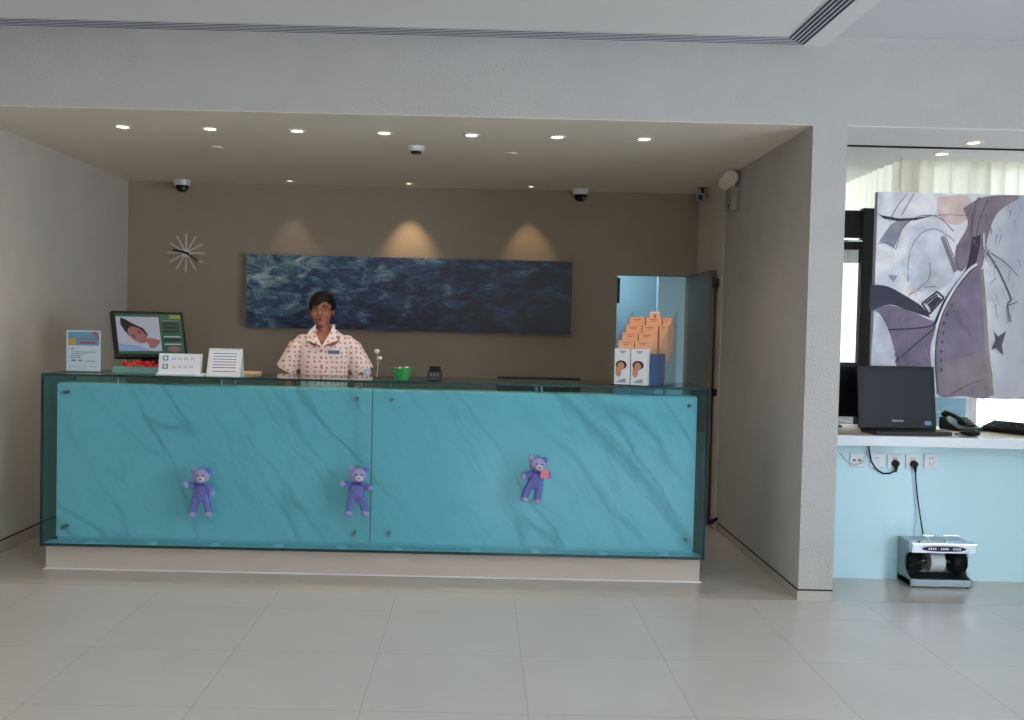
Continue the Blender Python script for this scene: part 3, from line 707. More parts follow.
def prod(x, y, z, front, h, label, bw=None):
    loc = rkm @ Vector((x, y, z))
    t = thing('product_box', label, 'box', loc, RA, 'product boxes on the clear rack')
    w = (bw or BW)-.006; dd = BD-.004
    if front:
        b = MB().box(0, w, 0, dd, 0, h, 0)
        f = lambda px, pz, l=0: (px, -.0005-.0004*l, pz)
        for x0, x1, zz_ in ((.03, .068, .188), (.038, .06, .180), (.02, .074, .012)): b.face([f(x0, zz_), f(x1, zz_), f(x1, zz_+.005), f(x0, zz_+.005)], 1)
        b.face([f(.008, .055), f(.020, .050), f(.038, .075), (.046, -.0005, .10), f(.022, .11), f(.010, .095)], 2)
        n = 18
        b.face([f(.042+.034*math.cos(2*PI*i/n), .112+.026*math.sin(2*PI*i/n), 1) for i in range(n)], 3)
        b.face([f(.040+.021*math.cos(2*PI*i/n), .104+.024*math.sin(2*PI*i/n), 2) for i in range(n)], 2)
        b.face([f(.014, .05, 1), f(.03, .04, 1), f(.044, .062, 1), f(.04, .085, 1), f(.026, .09, 1)], 2)
        b.face([f(.02, .02, 1), f(.065, .02, 1), f(.075, .035, 1)], 1)
        b.build('carton', ['paper', 'ink', pm('print_skin', (206,146,118), .6), pm('print_hair', (52,34,30), .6)], t)
    else:
        b = MB().box(0, w, 0, dd, 0, h, 1)
        for zz_, x0, x1 in ((h-.014, w*.22, w*.74), (h-.024, w*.32, w*.64)): b.face([(x0, -.0005, zz_), (x1, -.0005, zz_), (x1, -.0005, zz_+.004), (x0, -.0005, zz_+.004)], 2)
        b.build('carton', ['paper', 'orange', 'inkred'], t)
    return t
STEP = ['bottom', 'first', 'second', 'third', 'top']
for ci, cn in ((0, 'left'), (1, 'middle')):
    for r_ in range(5):
        prod(.002+ci*(BW+.002), r_*BD, .005+r_*ST, r_ == 0, BH, ('white box with a woman\'s portrait at the front of the %s rack column' % cn) if r_ == 0 else 'peach-topped box on the %s step of the %s rack column' % (STEP[r_] if r_ == 4 else STEP[r_]+' raised', cn))
for r_ in (3, 4):
    prod(.208, r_*BD, .005+r_*ST, False, BH, 'narrow peach-topped box on the %s step of the right rack column' % (STEP[r_] if r_ == 4 else STEP[r_]+' raised'), .056)

# ---------------------------------------------------------------- teddy bears on the glass
def bear(x, z, label, lean=0, larm=.3, rarm=-.5, legs=(-.18, .22), head=(0, 0), s_=1.0):
    t = thing('teddy_bear', label, 'teddy bear', (x, 5.385, z), 0, 'lavender teddy bears on the glass')
    t.rotation_euler = (0, lean, 0)
    S = lambda *a: tuple(v_*s_ for v_ in a)
    MB().ell(S(0, 0, .095), S(.044, .034, .058)).build('torso', 'bear', t, smooth=True)
    hx, hz = head
    hb = thing_part('head', t)
    hd = MB().ell(S(hx, -.008, .180+hz), S(.045, .038, .040), seg=24, rings=16).build('head', 'bearlight', t, smooth=True); D.objects.remove(hb)
    for sx in (-1, 1):
        MB().ell(S(hx+sx*.038, .0, .212+hz), S(.018, .010, .018)).build('ear', 'bear' if sx > 0 else 'bearlight', hd, smooth=True)
        MB().ell(S(hx+.008+sx*.015, -.045, .190+hz), S(.0045, .004, .0045)).build('eye', 'black', hd, smooth=True)
    MB().ell(S(hx+.010, -.040, .168+hz), S(.021, .018, .016)).build('muzzle', 'bearmuzzle', hd, smooth=True)
    MB().ell(S(hx+.011, -.058, .173+hz), S(.006, .004, .0045)).build('nose', 'black', hd, smooth=True)
    for sx, a in ((-1, larm), (1, rarm)):
        e = (sx*.042+sx*.028*math.cos(a), -.014, .125+.04*math.sin(a))
        MB().cap(S(sx*.034, -.004, .128), .017*s_, S(*e), .016*s_).build('arm', 'bear' if sx > 0 else 'bear', t, smooth=True)
        MB().ell(S(e[0]+sx*.006, e[1]-.006, e[2]), S(.016, .014, .016)).build('paw', 'bearlight', t, smooth=True)
    for sx, a in ((-1, legs[0]), (1, legs[1])):
        e = (sx*.024+.09*math.sin(a), -.010, .065-.09*math.cos(a)+.012)
        MB().cap(S(sx*.024, -.004, .07), .022*s_, S(*e), .020*s_).build('leg', 'bear', t, smooth=True)
        MB().ell(S(e[0], e[1]-.012, e[2]-.012), S(.021, .022, .016)).build('foot', 'bearlight', t, smooth=True)
    b = MB()
    for sx in (-1, 1): b.prism([S(0, -.040, .142), S(sx*.026, -.040, .155), S(sx*.026, -.040, .130)], S(0, .006, 0))
    b.ell(S(0, -.040, .143), S(.007, .006, .007)); b.build('bow', 'bearbow', t, smooth=False)
    MB().lathe([(.006*s_, 0), (.016*s_, .012*s_), (.018*s_, .014*s_)], S(0, .02, .215) , rot=(-PI/2, 0, 0)).build('suction_cup', 'acrylic', t, smooth=True)
    return t
def thing_part(n, t):
    o = D.objects.new(n+'_tmp', None); return o
bear(-1.553, .378, 'left lavender teddy bear on the counter glass, right arm raised', .0, .35, -.9, (-.14, .28), s_=1.04)
bear(-.680, .402, 'lavender teddy bear hanging beside the glass seam of the counter', .02, .25, -.2, (-.12, .30), (.006, .002), s_=1.04)
b3 = bear(.318, .494, 'leaning lavender teddy bear with a pink card on its arm', .12, -.5, .15, (-.30, -.02), (-.004, 0), s_=1.0)
b = MB().box(.018, .062, -.052, -.046, .115, .165); b.build('pink_card', 'pinkcard', b3)

# ---------------------------------------------------------------- receptionist
P0 = (-1.025, 6.33, 0)
pr = thing('person', 'woman with short black hair and glasses in a printed white shirt behind the counter', 'person', P0)
def fuse(mb, name, mat, parent, vox, it=4, fac=.5):
    o = mb.build(name, mat, None)
    r = o.modifiers.new('r', 'REMESH'); r.mode = 'VOXEL'; r.voxel_size = vox; r.use_smooth_shade = True
    s2 = o.modifiers.new('s', 'SMOOTH'); s2.iterations = it; s2.factor = fac
    bake(o); o.parent = parent; ORG[o.name] = ORG.get(parent.name)
    o.data.materials.clear(); o.data.materials.append(M[mat]); return o
B = MB()
# torso and legs
B.ell((0, 0, 1.20), (.125, .085, .15)).ell((0, 0, 1.05), (.115, .080, .14)).ell((0, .005, .92), (.145, .10, .12)).ell((0, .01, 1.29), (.15, .06, .05))
for sx in (-1, 1):
    B.cap((sx*.075, .01, .88), .082, (sx*.08, 0, .47), .052); B.cap((sx*.08, 0, .47), .052, (sx*.08, .02, .09), .034)
    B.ell((sx*.085, -.05, .035), (.038, .11, .032)); B.ell((sx*.03, -.012, 1.31), (.09, .076, .075)); B.cap((sx*.155, .01, 1.30), .05, (sx*.235, .03, 1.04), .038)
    el = Vector((sx*.235, .03, 1.04)); wr = Vector((sx*.215, -.205, .865))
    B.cap(el, .038, wr, .025)
    # hand resting on the worktop, fingers slightly spread and curled
    B.ell((sx*.205, -.262, .838), (.038, .048, .016), (.18, 0, 0)); B.cap(wr, .024, (sx*.208, -.235, .846), .020)
    for j, (fx_, L1, L2) in enumerate(((-.028, .030, .024), (-.010, .036, .028), (.009, .033, .027), (.026, .024, .020))):
        p0_ = Vector((sx*(.205+fx_), -.296+.010*abs(j-1.5)*.6, .838)); dx = fx_*.22*sx
        p1_ = p0_+Vector((dx, -L1, .002)); p2_ = p1_+Vector((dx*.6, -L2, -.020))
        B.cap(p0_, .0092, p1_, .0085); B.cap(p1_, .0085, p2_, .0075)
    q0 = Vector((sx*.172, -.240, .838)); q1 = q0+Vector((-sx*.024, -.026, -.004)); q2 = q1+Vector((-sx*.006, -.026, -.010))
    B.cap(q0, .013, q1, .0105); B.cap(q1, .0105, q2, .0085)
# neck and head
B.cap((0, .02, 1.28), .058, (0, .008, 1.45), .047)
HZ = 1.527
B.ell((0, .012, HZ+.018), (.070, .088, .086), seg=32, rings=20)
B.ell((0, -.022, HZ-.035), (.060, .062, .075), seg=28, rings=16)
B.ell((0, -.048, HZ-.088), (.030, .028, .024))
for sx in (-1, 1):
    B.ell((sx*.036, -.052, HZ-.030), (.026, .026, .028)); B.ell((sx*.071, .008, HZ-.008), (.010, .018, .030), (0, 0, sx*.3))
    B.ell((sx*.030, -.066, HZ+.022), (.026, .014, .008))
B.cap((0, -.080, HZ+.006), .0075, (0, -.097, HZ-.030), .0115); B.ell((-.010, -.088, HZ-.034), (.008, .009, .007)); B.ell((.010, -.088, HZ-.034), (.008, .009, .007))
B.ell((0, -.078, HZ-.062), (.022, .014, .012))
body = fuse(B, 'body', 'skin', pr, .0042, 3, .45)
for sx in (-1, 1):
    ey = MB().ell((sx*.031, -.071, HZ+.002), (.0125, .010, .0052)).build('eye', 'eyewhite', pr, smooth=True)
    MB().ell((sx*.031, -.0795, HZ+.002), (.0062, .003, .0050)).build('iris', 'iris', ey, smooth=True)
    MB().tube([(sx*.014, -.081, HZ+.022), (sx*.030, -.083, HZ+.028), (sx*.048, -.074, HZ+.022)], [.002, .0032, .0015]).build('eyebrow', 'hair', pr, smooth=True)
MB().ell((0, -.0885, HZ-.0585), (.020, .0042, .0030)).ell((0, -.0885, HZ-.0645), (.017, .0045, .0036)).build('lips', 'lips', pr, smooth=True)
gz = thing_part('x', pr); D.objects.remove(gz)
b = MB()
for sx in (-1, 1):
    b.tube([(sx*.033+.024*math.cos(a), -.098, HZ+.001+.016*math.sin(a)) for a in [j*PI/12 for j in range(24)]], .0013, 6, closed=True)
    b.tube([(sx*.057, -.098, HZ+.004), (sx*.076, -.07, HZ+.005), (sx*.080, .01, HZ+.003)], .0014, 6)
b.tube([(-.009, -.098, HZ+.003), (0, -.101, HZ+.006), (.009, -.098, HZ+.003)], .0013, 6)
gl_ = b.build('glasses', 'dark', pr, smooth=True)
# hair: a shell over the skull, fringe swept to one side, small bun behind
bm = bmesh.new(); bmesh.ops.create_uvsphere(bm, u_segments=64, v_segments=48, radius=1)
for v_ in bm.verts:
    v_.co = Vector((v_.co.x*.089, .016+v_.co.y*.103, HZ+.030+v_.co.z*.096))
    if v_.co.z < HZ+.02: v_.co.x *= 1-.10*min(1, (HZ+.02-v_.co.z)/.08)
def hairline(x):
    if x < -.01: return HZ+.012+(.020*(x+.075)/.065)
    return HZ+.029+.030*math.sin(min(1, (x+.01)/.06)*PI*.62)-.03*max(0, (x-.045)/.035)
kill = []
for f in bm.faces:
    c = f.calc_center_median()
    if c.y < -.035 and c.z < hairline(c.x): kill.append(f)
    elif c.y < .0 and c.z < HZ-.004: kill.append(f)
    elif c.y < .045 and c.z < HZ-.03: kill.append(f)
    elif c.z < HZ-.062: kill.append(f)
bmesh.ops.delete(bm, geom=kill, context='FACES')
me = D.meshes.new('hair'); bm.to_mesh(me); bm.free(); ho = D.objects.new('hair', me); COL.objects.link(ho); me.materials.append(M['hair'])
sd = ho.modifiers.new('s', 'SOLIDIFY'); sd.thickness = .014; sd.offset = -1
sm = ho.modifiers.new('m', 'SMOOTH'); sm.iterations = 2
bake(ho); ho.parent = pr
MB().ell((0, .118, HZ+.0), (.036, .034, .036)).build('bun', 'hair', ho, smooth=True)
# shirt
Sh = MB()
Sh.loft([[(rx*math.cos(2*PI*i/40), cy+ry*math.sin(2*PI*i/40), z) for i in range(40)] for z, rx, ry, cy in
         ((.78, .185, .130, 0), (.92, .172, .125, 0), (1.05, .152, .110, 0), (1.16, .160, .115, 0), (1.25, .172, .108, .004), (1.315, .176, .090, .012), (1.355, .138, .074, .018), (1.385, .088, .062, .018), (1.402, .066, .056, .018))])
for sx in (-1, 1):
    Sh.cap((sx*.145, .012, 1.310), .056, (sx*.185, .016, 1.262), .066); Sh.cyl((sx*.168, .014, 1.295), (sx*.252, .026, 1.125), .066, .076, 28)
so = Sh.build('shirt', 'shirt', None)
r = so.modifiers.new('r', 'REMESH'); r.mode = 'VOXEL'; r.voxel_size = .006; r.use_smooth_shade = True
s2 = so.modifiers.new('s', 'SMOOTH'); s2.iterations = 4; s2.factor = .5
cut = MB().prism([(-.054, -.30, 1.45), (.054, -.30, 1.45), (.046, -.30, 1.385), (0, -.30, 1.300), (-.046, -.30, 1.385)], (0, .31, 0)).build('cutter', 'skin')
bo_ = so.modifiers.new('b', 'BOOLEAN'); bo_.operation = 'DIFFERENCE'; bo_.object = cut; bo_.solver = 'EXACT'
bake(so); so.parent = pr; ORG[so.name] = Vector(P0); so.data.materials.clear(); so.data.materials.append(M['shirt']); D.objects.remove(cut)
# chest and neck skin inside the open collar come from the body; build the collar flaps
co = MB()
for sx in (-1, 1):
    pts = [Vector(q) for q in ((sx*.000, -.118, 1.290), (sx*.046, -.086, 1.375), (sx*.058, -.036, 1.425), (sx*.098, -.062, 1.378), (sx*.098, -.102, 1.328), (sx*.058, -.116, 1.312))]
    co.prism(pts, (0, -.007, .002))
    co.loft([[(sx*.054+0, -.045, 1.380), (sx*.062, -.045, 1.380), (sx*.062, -.045, 1.428), (sx*.054, -.045, 1.428)], [(sx*.058, .015, 1.380), (sx*.066, .015, 1.380), (sx*.063, .015, 1.432), (sx*.055, .015, 1.432)], [(sx*.035, .064, 1.385), (sx*.040, .070, 1.385), (sx*.038, .068, 1.435), (sx*.034, .062, 1.435)], [(0, .072, 1.385), (0, .079, 1.385), (0, .077, 1.435), (0, .070, 1.435)]])
co.build('collar', 'shirt', so)
for z in (1.265, 1.215, 1.165, 1.10, 1.03):
    MB().ell((0, -.118+.0, z), (.007, .006, .007)).build('button', 'inkred', so, smooth=True)
b = MB().box(.040, .116, -.122, -.114, 1.243, 1.266); b.build('name_badge', pm('badge_blue', (92,112,140), .4), so)
# trousers and shoes
T = MB()
T.ell((0, .005, .87), (.150, .098, .11))
for sx in (-1, 1): T.cap((sx*.075, .005, .82), .090, (sx*.085, 0, .47), .072); T.cyl((sx*.085, 0, .47), (sx*.085, .015, .075), .072, .066, 24)
fuse(T, 'trousers', 'trouser', pr, .008, 3)
for sx in (-1, 1):
    S_ = MB(); S_.ell((sx*.085, -.055, .034), (.044, .122, .032)); S_.box(sx*.085-.040, sx*.085+.040, -.165, .06, 0, .012); S_.ell((sx*.085, .035, .045), (.042, .05, .043))
    S_.build('shoe', 'white', pr, smooth=True)

# her head leans a little to her right
for o in [pr]+list(pr.children_recursive):
    if o.type == 'MESH' and o.name.split('.')[0] in ('body', 'eye', 'iris', 'eyebrow', 'lips', 'glasses', 'hair', 'bun'):
        for v_ in o.data.vertices:
            t = max(0, min(1, (v_.co.z-1.33)/.14)); v_.co.x -= .022*t*t*(3-2*t)
# ---------------------------------------------------------------- white desk and what stands on it
DT = .87
dk = thing('desk', 'long white built-in desk shelf over the mint panel on the right', 'desk', (3.5, 5.8, .8))
MB().box(PX+.001, 5.0, 5.45, 5.49, .812, DT).build('front_edge', 'gloss_white', dk, world=True, bev=.003)
MB().box(PX+.001, 5.0, 5.49, 6.13, .812, DT).build('desk_top', 'wood', dk, world=True)
lp = thing('laptop', 'black laptop open on the white desk in front of the abstract painting', 'laptop', (2.512, 5.66, DT), math.radians(6))
MB().box(-.235, .225, -.14, .06, 0, .022).build('base', 'dark', lp, bev=.006)
b = MB()
for r_ in range(5):
    for c_ in range(14): b.box(-.205+c_*.029, -.181+c_*.029, -.085+r_*.024, -.066+r_*.024, .022, .025)
b.build('keyboard_keys', 'black', lp)
Rl = Matrix.Translation((-.0, .055, .020)) @ Matrix.Rotation(-math.radians(8), 4, 'X')
lid = MB().box(-.246, .246, 0, .014, 0, .375, mat=Rl).build('screen_lid', 'black', lp, bev=.005)
MB().box(-.216, .216, -.0008, .002, .070, .345, mat=Rl).build('screen', pm('off_screen', (44,48,56), .4, spec=.15), lid)
MB().cyl(Rl@Vector((0, -.001, .360)), Rl@Vector((0, .004, .360)), .005).build('webcam', 'paper', lid)
MB().box(.17, .212, -.0008, .002, .022, .045, mat=Rl).build('sticker', pm('blue_sticker', (100,150,190), .4), lid)
text('lenovo', .026, 'paper', 'lettering', lid, Rl@Vector((0, -.0012, .048)), (PI/2-math.radians(8)+2*math.radians(8)-math.radians(16), 0, 0))
lid.children[-1].rotation_euler = (PI/2-math.radians(8), 0, 0)
m2 = thing('monitor', 'black monitor half hidden behind the pillar and the laptop', 'monitor', (2.16, 6.0, DT))
MB().box(-.2, .215, -.02, .02, .06, .40).build('housing', 'black', m2, bev=.006)
MB().box(-.17, .19, -.0215, -.018, .085, .375).build('screen', pm('off_screen_dark', (12,12,15), .4, spec=.2), m2)
MB().box(-.09, .09, -.08, .08, 0, .010).box(-.02, .02, .01, .03, .010, .2).build('stand', 'black', m2)
ms_ = thing('mouse', 'small black mouse at the right front of the laptop', 'mouse', (2.86, 5.56, DT), .3)
MB().ell((0, 0, .018), (.033, .055, .018), seg=24).build('shell', 'black', ms_, smooth=True)
MB().cyl((-.004, -.03, .028), (.004, -.03, .028), .008).build('scroll_wheel', 'steel', ms_)
ms_.rotation_euler.z = 1.2
tel = thing('telephone', 'low black desk telephone behind the mouse under the painting', 'telephone', (2.99, 5.93, DT), .2)
MB().prism([(-.09, -.09, 0), (-.09, .09, 0), (-.09, .09, .075), (-.09, -.06, .025), (-.09, -.09, .016)], (.18, 0, 0)).build('phone_body', 'black', tel, bev=.01)
b = MB()
for i in range(3):
    for j in range(4): b.box(.0+i*.024, .016+i*.024, -.055+j*.024, -.041+j*.024, .03+j*.012, .038+j*.012)
b.build('keypad', 'dark', tel)
hb = MB().tube([(-.055, -.075, .062), (-.055, -.04, .078), (-.055, .04, .098), (-.055, .075, .10)], [.018, .014, .014, .018], 12); hb.ell((-.055, -.075, .055), (.024, .026, .020)); hb.ell((-.055, .078, .092), (.024, .026, .020))
hb.build('handset', 'black', tel, smooth=True)
kb = thing('keyboard', 'dark keyboard lying askew at the right end of the visible desk', 'keyboard', (3.25, 5.76, DT), -1.05)
MB().prism([(-.2, -.075, 0), (-.2, .075, 0), (-.2, .075, .062), (-.2, -.075, .022)], (.4, 0, 0)).build('case', 'black', kb, bev=.008)
b = MB()
for r_ in range(5):
    for c_ in range(15): b.box(-.185+c_*.0248, -.165+c_*.0248, -.058+r_*.025, -.038+r_*.025, .024+r_*.0068, .036+r_*.0068)
b.build('keys', 'dark', kb)
tag(MB().tube([(2.80, 5.62, DT+.004), (2.9, 5.70, DT+.004), (2.95, 5.78, DT+.004), (3.02, 5.80, DT+.004), (3.10, 5.84, DT+.004)], .0035, 8).build('cable', 'black', smooth=True), 'thin black lead lying between the mouse and the telephone', 'cable')

# abstract painting (canvas shapes from the picture's own coordinates, in metres on the canvas)
CX0, CZ1, CYF = 2.448, 2.335, 5.985
ap = thing('abstract_painting', 'large abstract canvas in white, mauve and black before the curtain', 'painting', (3.1, 6.0, 1.08))
CW, CHh = 1.30, 1.272
MB().box(CX0, CX0+CW, CYF+.003, CYF+.045, CZ1-CHh, CZ1).build('stretcher', 'canvasedge', ap, world=True)
A = MB()
names = ['art', 'a_purple', 'a_wing', 'a_slate', 'a_dark', 'a_white', 'a_grey', 'a_brown', 'a_line', 'a_beige', 'a_peach', 'a_pale', 'a_mauve']
IX = {n: i for i, n in enumerate(names)}
A.box(CX0, CX0+CW, CYF, CYF+.003, CZ1-CHh, CZ1)
LAY = [0]
def apx(x, y): return (CX0+(x-40)/522.0, CYF-.0004-.0002*LAY[0], CZ1-(y-44)/522.0+(x-40)*.016/522)
def fill(mat, *pts):
    LAY[0] += 1; A.face([apx(*q) for q in pts], IX[mat])
def cr_(pts, n=8):
    P = [pts[0]]+list(pts)+[pts[-1]]; out = []
    for i in range(1, len(P)-2):
        for k_ in range(n):
            t = k_/n; a, b_, c, d_ = P[i-1], P[i], P[i+1], P[i+2]
            out.append(tuple(.5*((2*b_[j])+(-a[j]+c[j])*t+(2*a[j]-5*b_[j]+4*c[j]-d_[j])*t*t+(-a[j]+3*b_[j]-3*c[j]+d_[j])*t**3) for j in range(2)))
    return out+[pts[-1]]
def stroke(mat, w0, w1, *pts):
    LAY[0] += 1; P = cr_(pts) if len(pts) > 2 else list(pts); n = len(P); L = []; R = []
    for i, q in enumerate(P):
        a = P[max(i-1, 0)]; c = P[min(i+1, n-1)]; dx, dy = c[0]-a[0], c[1]-a[1]; l = math.hypot(dx, dy) or 1
        w = (w0+(w1-w0)*i/(n-1))/2; L.append((q[0]-dy/l*w, q[1]+dx/l*w)); R.append((q[0]+dy/l*w, q[1]-dx/l*w))
    for i in range(n-1): A.face([apx(*L[i]), apx(*L[i+1]), apx(*R[i+1]), apx(*R[i])], IX[mat])
def blob(mat, *pts): fill(mat, *cr_(list(pts)+[pts[0]])[:-1])
blob('a_peach', (235,60), (330,55), (345,110), (300,150), (240,120))
blob('a_pale', (150,330), (150,250), (180,185), (230,165), (285,230), (300,310), (250,360), (190,370))
fill('a_grey', (48,205), (85,150), (120,128), (150,135), (112,190), (98,228), (70,212))
blob('a_brown', (318,95), (380,60), (470,52), (500,60), (440,100), (412,150), (395,230), (385,290), (352,270), (350,200), (305,215), (335,150))
blob('a_mauve', (300,215), (350,190), (352,250), (320,300), (298,270))
stroke('a_white', 20, 16, (112,225), (132,168), (180,132), (235,136), (280,172), (302,200))
stroke('a_line', 2, 3, (105,228), (125,160), (178,122), (240,126), (290,170))
stroke('a_grey', 4, 3, (148,335), (148,250), (178,185), (225,163), (268,182), (296,205))
fill('a_brown', (247,190), (258,184), (308,294), (296,306))
stroke('a_line', 3, 2, (262,184), (312,292))
blob('a_wing', (28,428), (90,412), (150,428), (215,455), (243,475), (228,560), (243,688), (205,704), (130,640), (112,560), (92,500), (58,440))
blob('a_pale', (40,450), (62,450), (92,510), (100,600), (40,640))
fill('a_purple', *cr_([(345,288), (376,280), (385,330), (398,420), (412,560), (430,704), (340,706), (256,702), (246,600), (250,510), (275,425), (310,340), (345,288)]))
blob('a_brown', (262,600), (340,580), (412,570), (425,690), (270,695))
stroke('a_beige', 10, 16, (386,292), (396,380), (414,560), (434,704))
fill('a_slate', *(cr_([(24,345), (80,350), (140,380), (195,415), (226,452)])+cr_([(226,452), (150,428), (90,410), (24,432)])))
fill('a_dark', *(cr_([(235,470), (262,402), (300,340), (335,290), (350,215), (352,188)])+cr_([(378,182), (374,232), (360,285), (320,335), (282,392), (252,455), (232,490)])))
stroke('a_line', 7, 6, (256,690), (246,600), (247,520), (264,440), (302,360), (347,300), (374,280))
stroke('a_white', 6, 9, (250,690), (240,600), (241,520), (258,440), (296,360), (341,298), (370,276))
for a, b_ in (((195,405), (243,366)), ((243,366), (266,386)), ((266,386), (220,440)), ((220,440), (195,405)), ((205,406), (243,376)), ((222,428), (255,388))): stroke('a_dark', 6, 6, a, b_)
fill('a_slate', (212,408), (244,380), (254,390), (224,424))
fill('a_dark', (34,108), (52,120), (110,130), (165,128), (230,118), (165,135), (108,139), (60,131))
stroke('a_line', 2, 1, (225,119), (280,117), (335,120))
stroke('a_dark', 5, 4, (88,491), (160,487), (215,481), (242,468))
stroke('a_dark', 3, 4, (112,598), (170,545), (235,488))
stroke('a_line', 4, 5, (400,236), (432,282), (468,350), (486,392))
stroke('a_line', 5, 4, (486,390), (474,410), (486,462)); stroke('a_line', 3, 3, (474,410), (506,398))
stroke('a_line', 3, 2, (412,240), (460,270), (508,318))
fill('a_line', (430,490), (446,512), (472,492), (460,540), (466,572), (441,546), (425,556), (440,522))
stroke('a_line', 2, 2, (78,140), (104,90), (132,52)); stroke('a_line', 2, 2, (118,120), (140,80), (155,50)); stroke('a_line', 2, 2, (44,212), (80,210), (102,230))
fill('a_grey', (80,315), (112,315), (100,336)); stroke('a_line', 2, 2, (150,378), (190,350), (216,318), (214,270)); stroke('a_line', 2, 2, (196,352), (240,350))
for i, (x_, y_) in enumerate(((268,470), (266,500), (264,530), (262,560), (262,590), (264,620), (276,440), (290,410))): blob('a_line', (x_-5,y_), (x_,y_-6), (x_+5,y_), (x_,y_+6))
stroke('a_mauve', 10, 3, (368,60), (352,130), (345,190)); stroke('a_line', 3, 2, (395,70), (372,130), (362,190)); stroke('a_line', 2, 2, (345,90), (330,120))
stroke('a_white', 5, 4, (386,175), (390,240), (398,280)); stroke('a_line', 3, 2, (300,700), (350,670), (398,655))
for q in ((540,120,560,420), (600,200,640,560)): stroke('a_line', 6, 3, (q[0],q[1]), ((q[0]+q[2])/2+20, (q[1]+q[3])/2), (q[2],q[3]))
blob('a_brown', (560,480), (640,430), (690,520), (660,640), (570,650))
rw = random.Random(3)
for x0_, y0_, x1_, y1_, m_, n_, sp_r in ((330,90,420,230,'a_mauve',16,34), (300,330,380,680,'a_wing',16,42), (110,440,220,600,'a_brown',12,34), (420,120,500,460,'a_grey',16,40), (60,180,220,340,'a_pale',12,40), (400,60,500,110,'a_beige',8,26)):
    for i in range(n_):
        x_, y_ = rw.uniform(x0_, x1_), rw.uniform(y0_, y1_); dx_, dy_ = rw.uniform(-.5, .5)*sp_r, rw.uniform(.6, 1.3)*sp_r
        stroke(m_, rw.uniform(1.5, 5), .8, (x_, y_), (x_+dx_*.3+rw.uniform(-6, 6), min(y_+dy_*.5, 698)), (x_+dx_, min(y_+dy_, 702)))
A.build('canvas', [M[n] for n in names], ap, world=True)
b = MB()
for x in (CX0+.15, CX0+CW-.15): b.cyl((x, CYF+.024, CZ1), (x, CYF+.024, HC-.004), .0012, seg=6)
b.build('hanging_wires', 'steel', ap, world=True)

# tall black framed stand behind the painting's left edge
bf = thing('display_stand', 'tall black framed stand between the pillar and the abstract painting', 'stand', (2.4, 6.55, 0))
MB().box(2.565, 2.645, 6.50, 6.56, 0, 2.30).build('post', 'black', bf, world=True, bev=.003)
MB().box(2.0, 2.565, 6.52, 6.55, 2.10, 2.285).build('top_panel', 'black', bf, world=True)
MB().box(2.0, 2.565, 6.50, 6.515, 2.072, 2.082).build('rail', 'chrome', bf, world=True)
MB().box(2.0, 2.565, 6.52, 6.55, 2.02, 2.072).build('lower_bar', 'black', bf, world=True)
MB().box(2.0, 2.565, 6.53, 6.535, 1.93, 2.02).build('smoked_strip', glass('smoked', (.45,.47,.47)), bf, world=True)
MB().box(1.96, 2.04, 6.50, 6.56, 0, 2.30).build('post', 'black', bf, world=True, bev=.003)

# ---------------------------------------------------------------- sockets, leads, shoe polisher
SY = 5.645
sock = ((2.237, .706, 'leftmost white socket plate under the desk, two dark slots', 0), (2.354, .706, 'blank white wall plate second from the left under the desk', 1), (2.460, .703, 'white socket with the curled black lead plugged in', 2), (2.568, .703, 'white socket feeding the shoe polisher lead', 2), (2.676, .708, 'rightmost white socket plate under the desk', 2))
for x, z, lab, kd in sock:
    t = thing('wall_socket', lab, 'socket', (x, SY, z), 0, 'socket plates under the white desk')
    MB().box(-.043, .043, -.009, 0, -.043, .043).build('plate', 'gloss_white', t, bev=.003)
    b = MB()
    if kd == 0:
        for sx in (-.018, .014): b.box(sx-.008, sx+.008, -.0096, -.009, -.006, .004)
    elif kd == 1: b.box(-.012, .012, -.0096, -.009, .015, .018)
    else:
        for sx in (-.011, .005): b.box(sx, sx+.004, -.0096, -.009, .012, .024)
        b.box(-.002, .002, -.0096, -.009, -.03, -.02)
        for sx in (-.014, .011): b.box(sx, sx+.003, -.0096, -.009, -.018, -.008)
    b.build('slots', 'ink' if kd == 1 else 'dark', t)
def plug(parent, x, z, dx=0):
    b = MB(); b.cyl((x, SY-.009, z), (x, SY-.032, z), .022, .018, 20); b.cap((x, SY-.024, z-.008), .013, (x+dx, SY-.022, z-.046), .006); return b.build('plug', 'black', parent, smooth=True, world=True)
c1 = thing('power_cord', 'short black lead looping from the desk edge to a socket', 'cord', (2.46, SY, .69))
plug(c1, 2.462, .692)
MB().tube(cat3 := [(2.292, SY-.03, .815), (2.300, SY-.02, .77), (2.320, SY-.012, .70), (2.350, SY-.012, .655), (2.390, SY-.014, .630), (2.43, SY-.016, .632), (2.458, SY-.02, .648)], .0048, 8).build('cable', 'black', c1, smooth=True, world=True)
c2 = thing('power_cord', 'long black lead hanging from a socket to the shoe polisher', 'cord', (2.57, SY, .69))
plug(c2, 2.572, .690, .006)
MB().tube([(2.578, SY-.022, .648), (2.584, SY-.016, .60), (2.596, SY-.018, .50), (2.612, SY-.03, .38), (2.62, SY-.06, .275)], .0042, 8).build('cable', 'black', c2, smooth=True, world=True)
c3 = thing('thin_cord', 'thin pale wire drooping beside the leftmost socket plate', 'cord', (2.2, SY, .68))
MB().tube([(2.295, SY-.012, .812), (2.29, SY-.012, .74), (2.262, SY-.014, .69), (2.225, SY-.014, .675), (2.18, SY-.006, .695), (2.13, SY-.006, .75)], .002, 6).build('cable', 'grey_metal', c3, smooth=True, world=True)

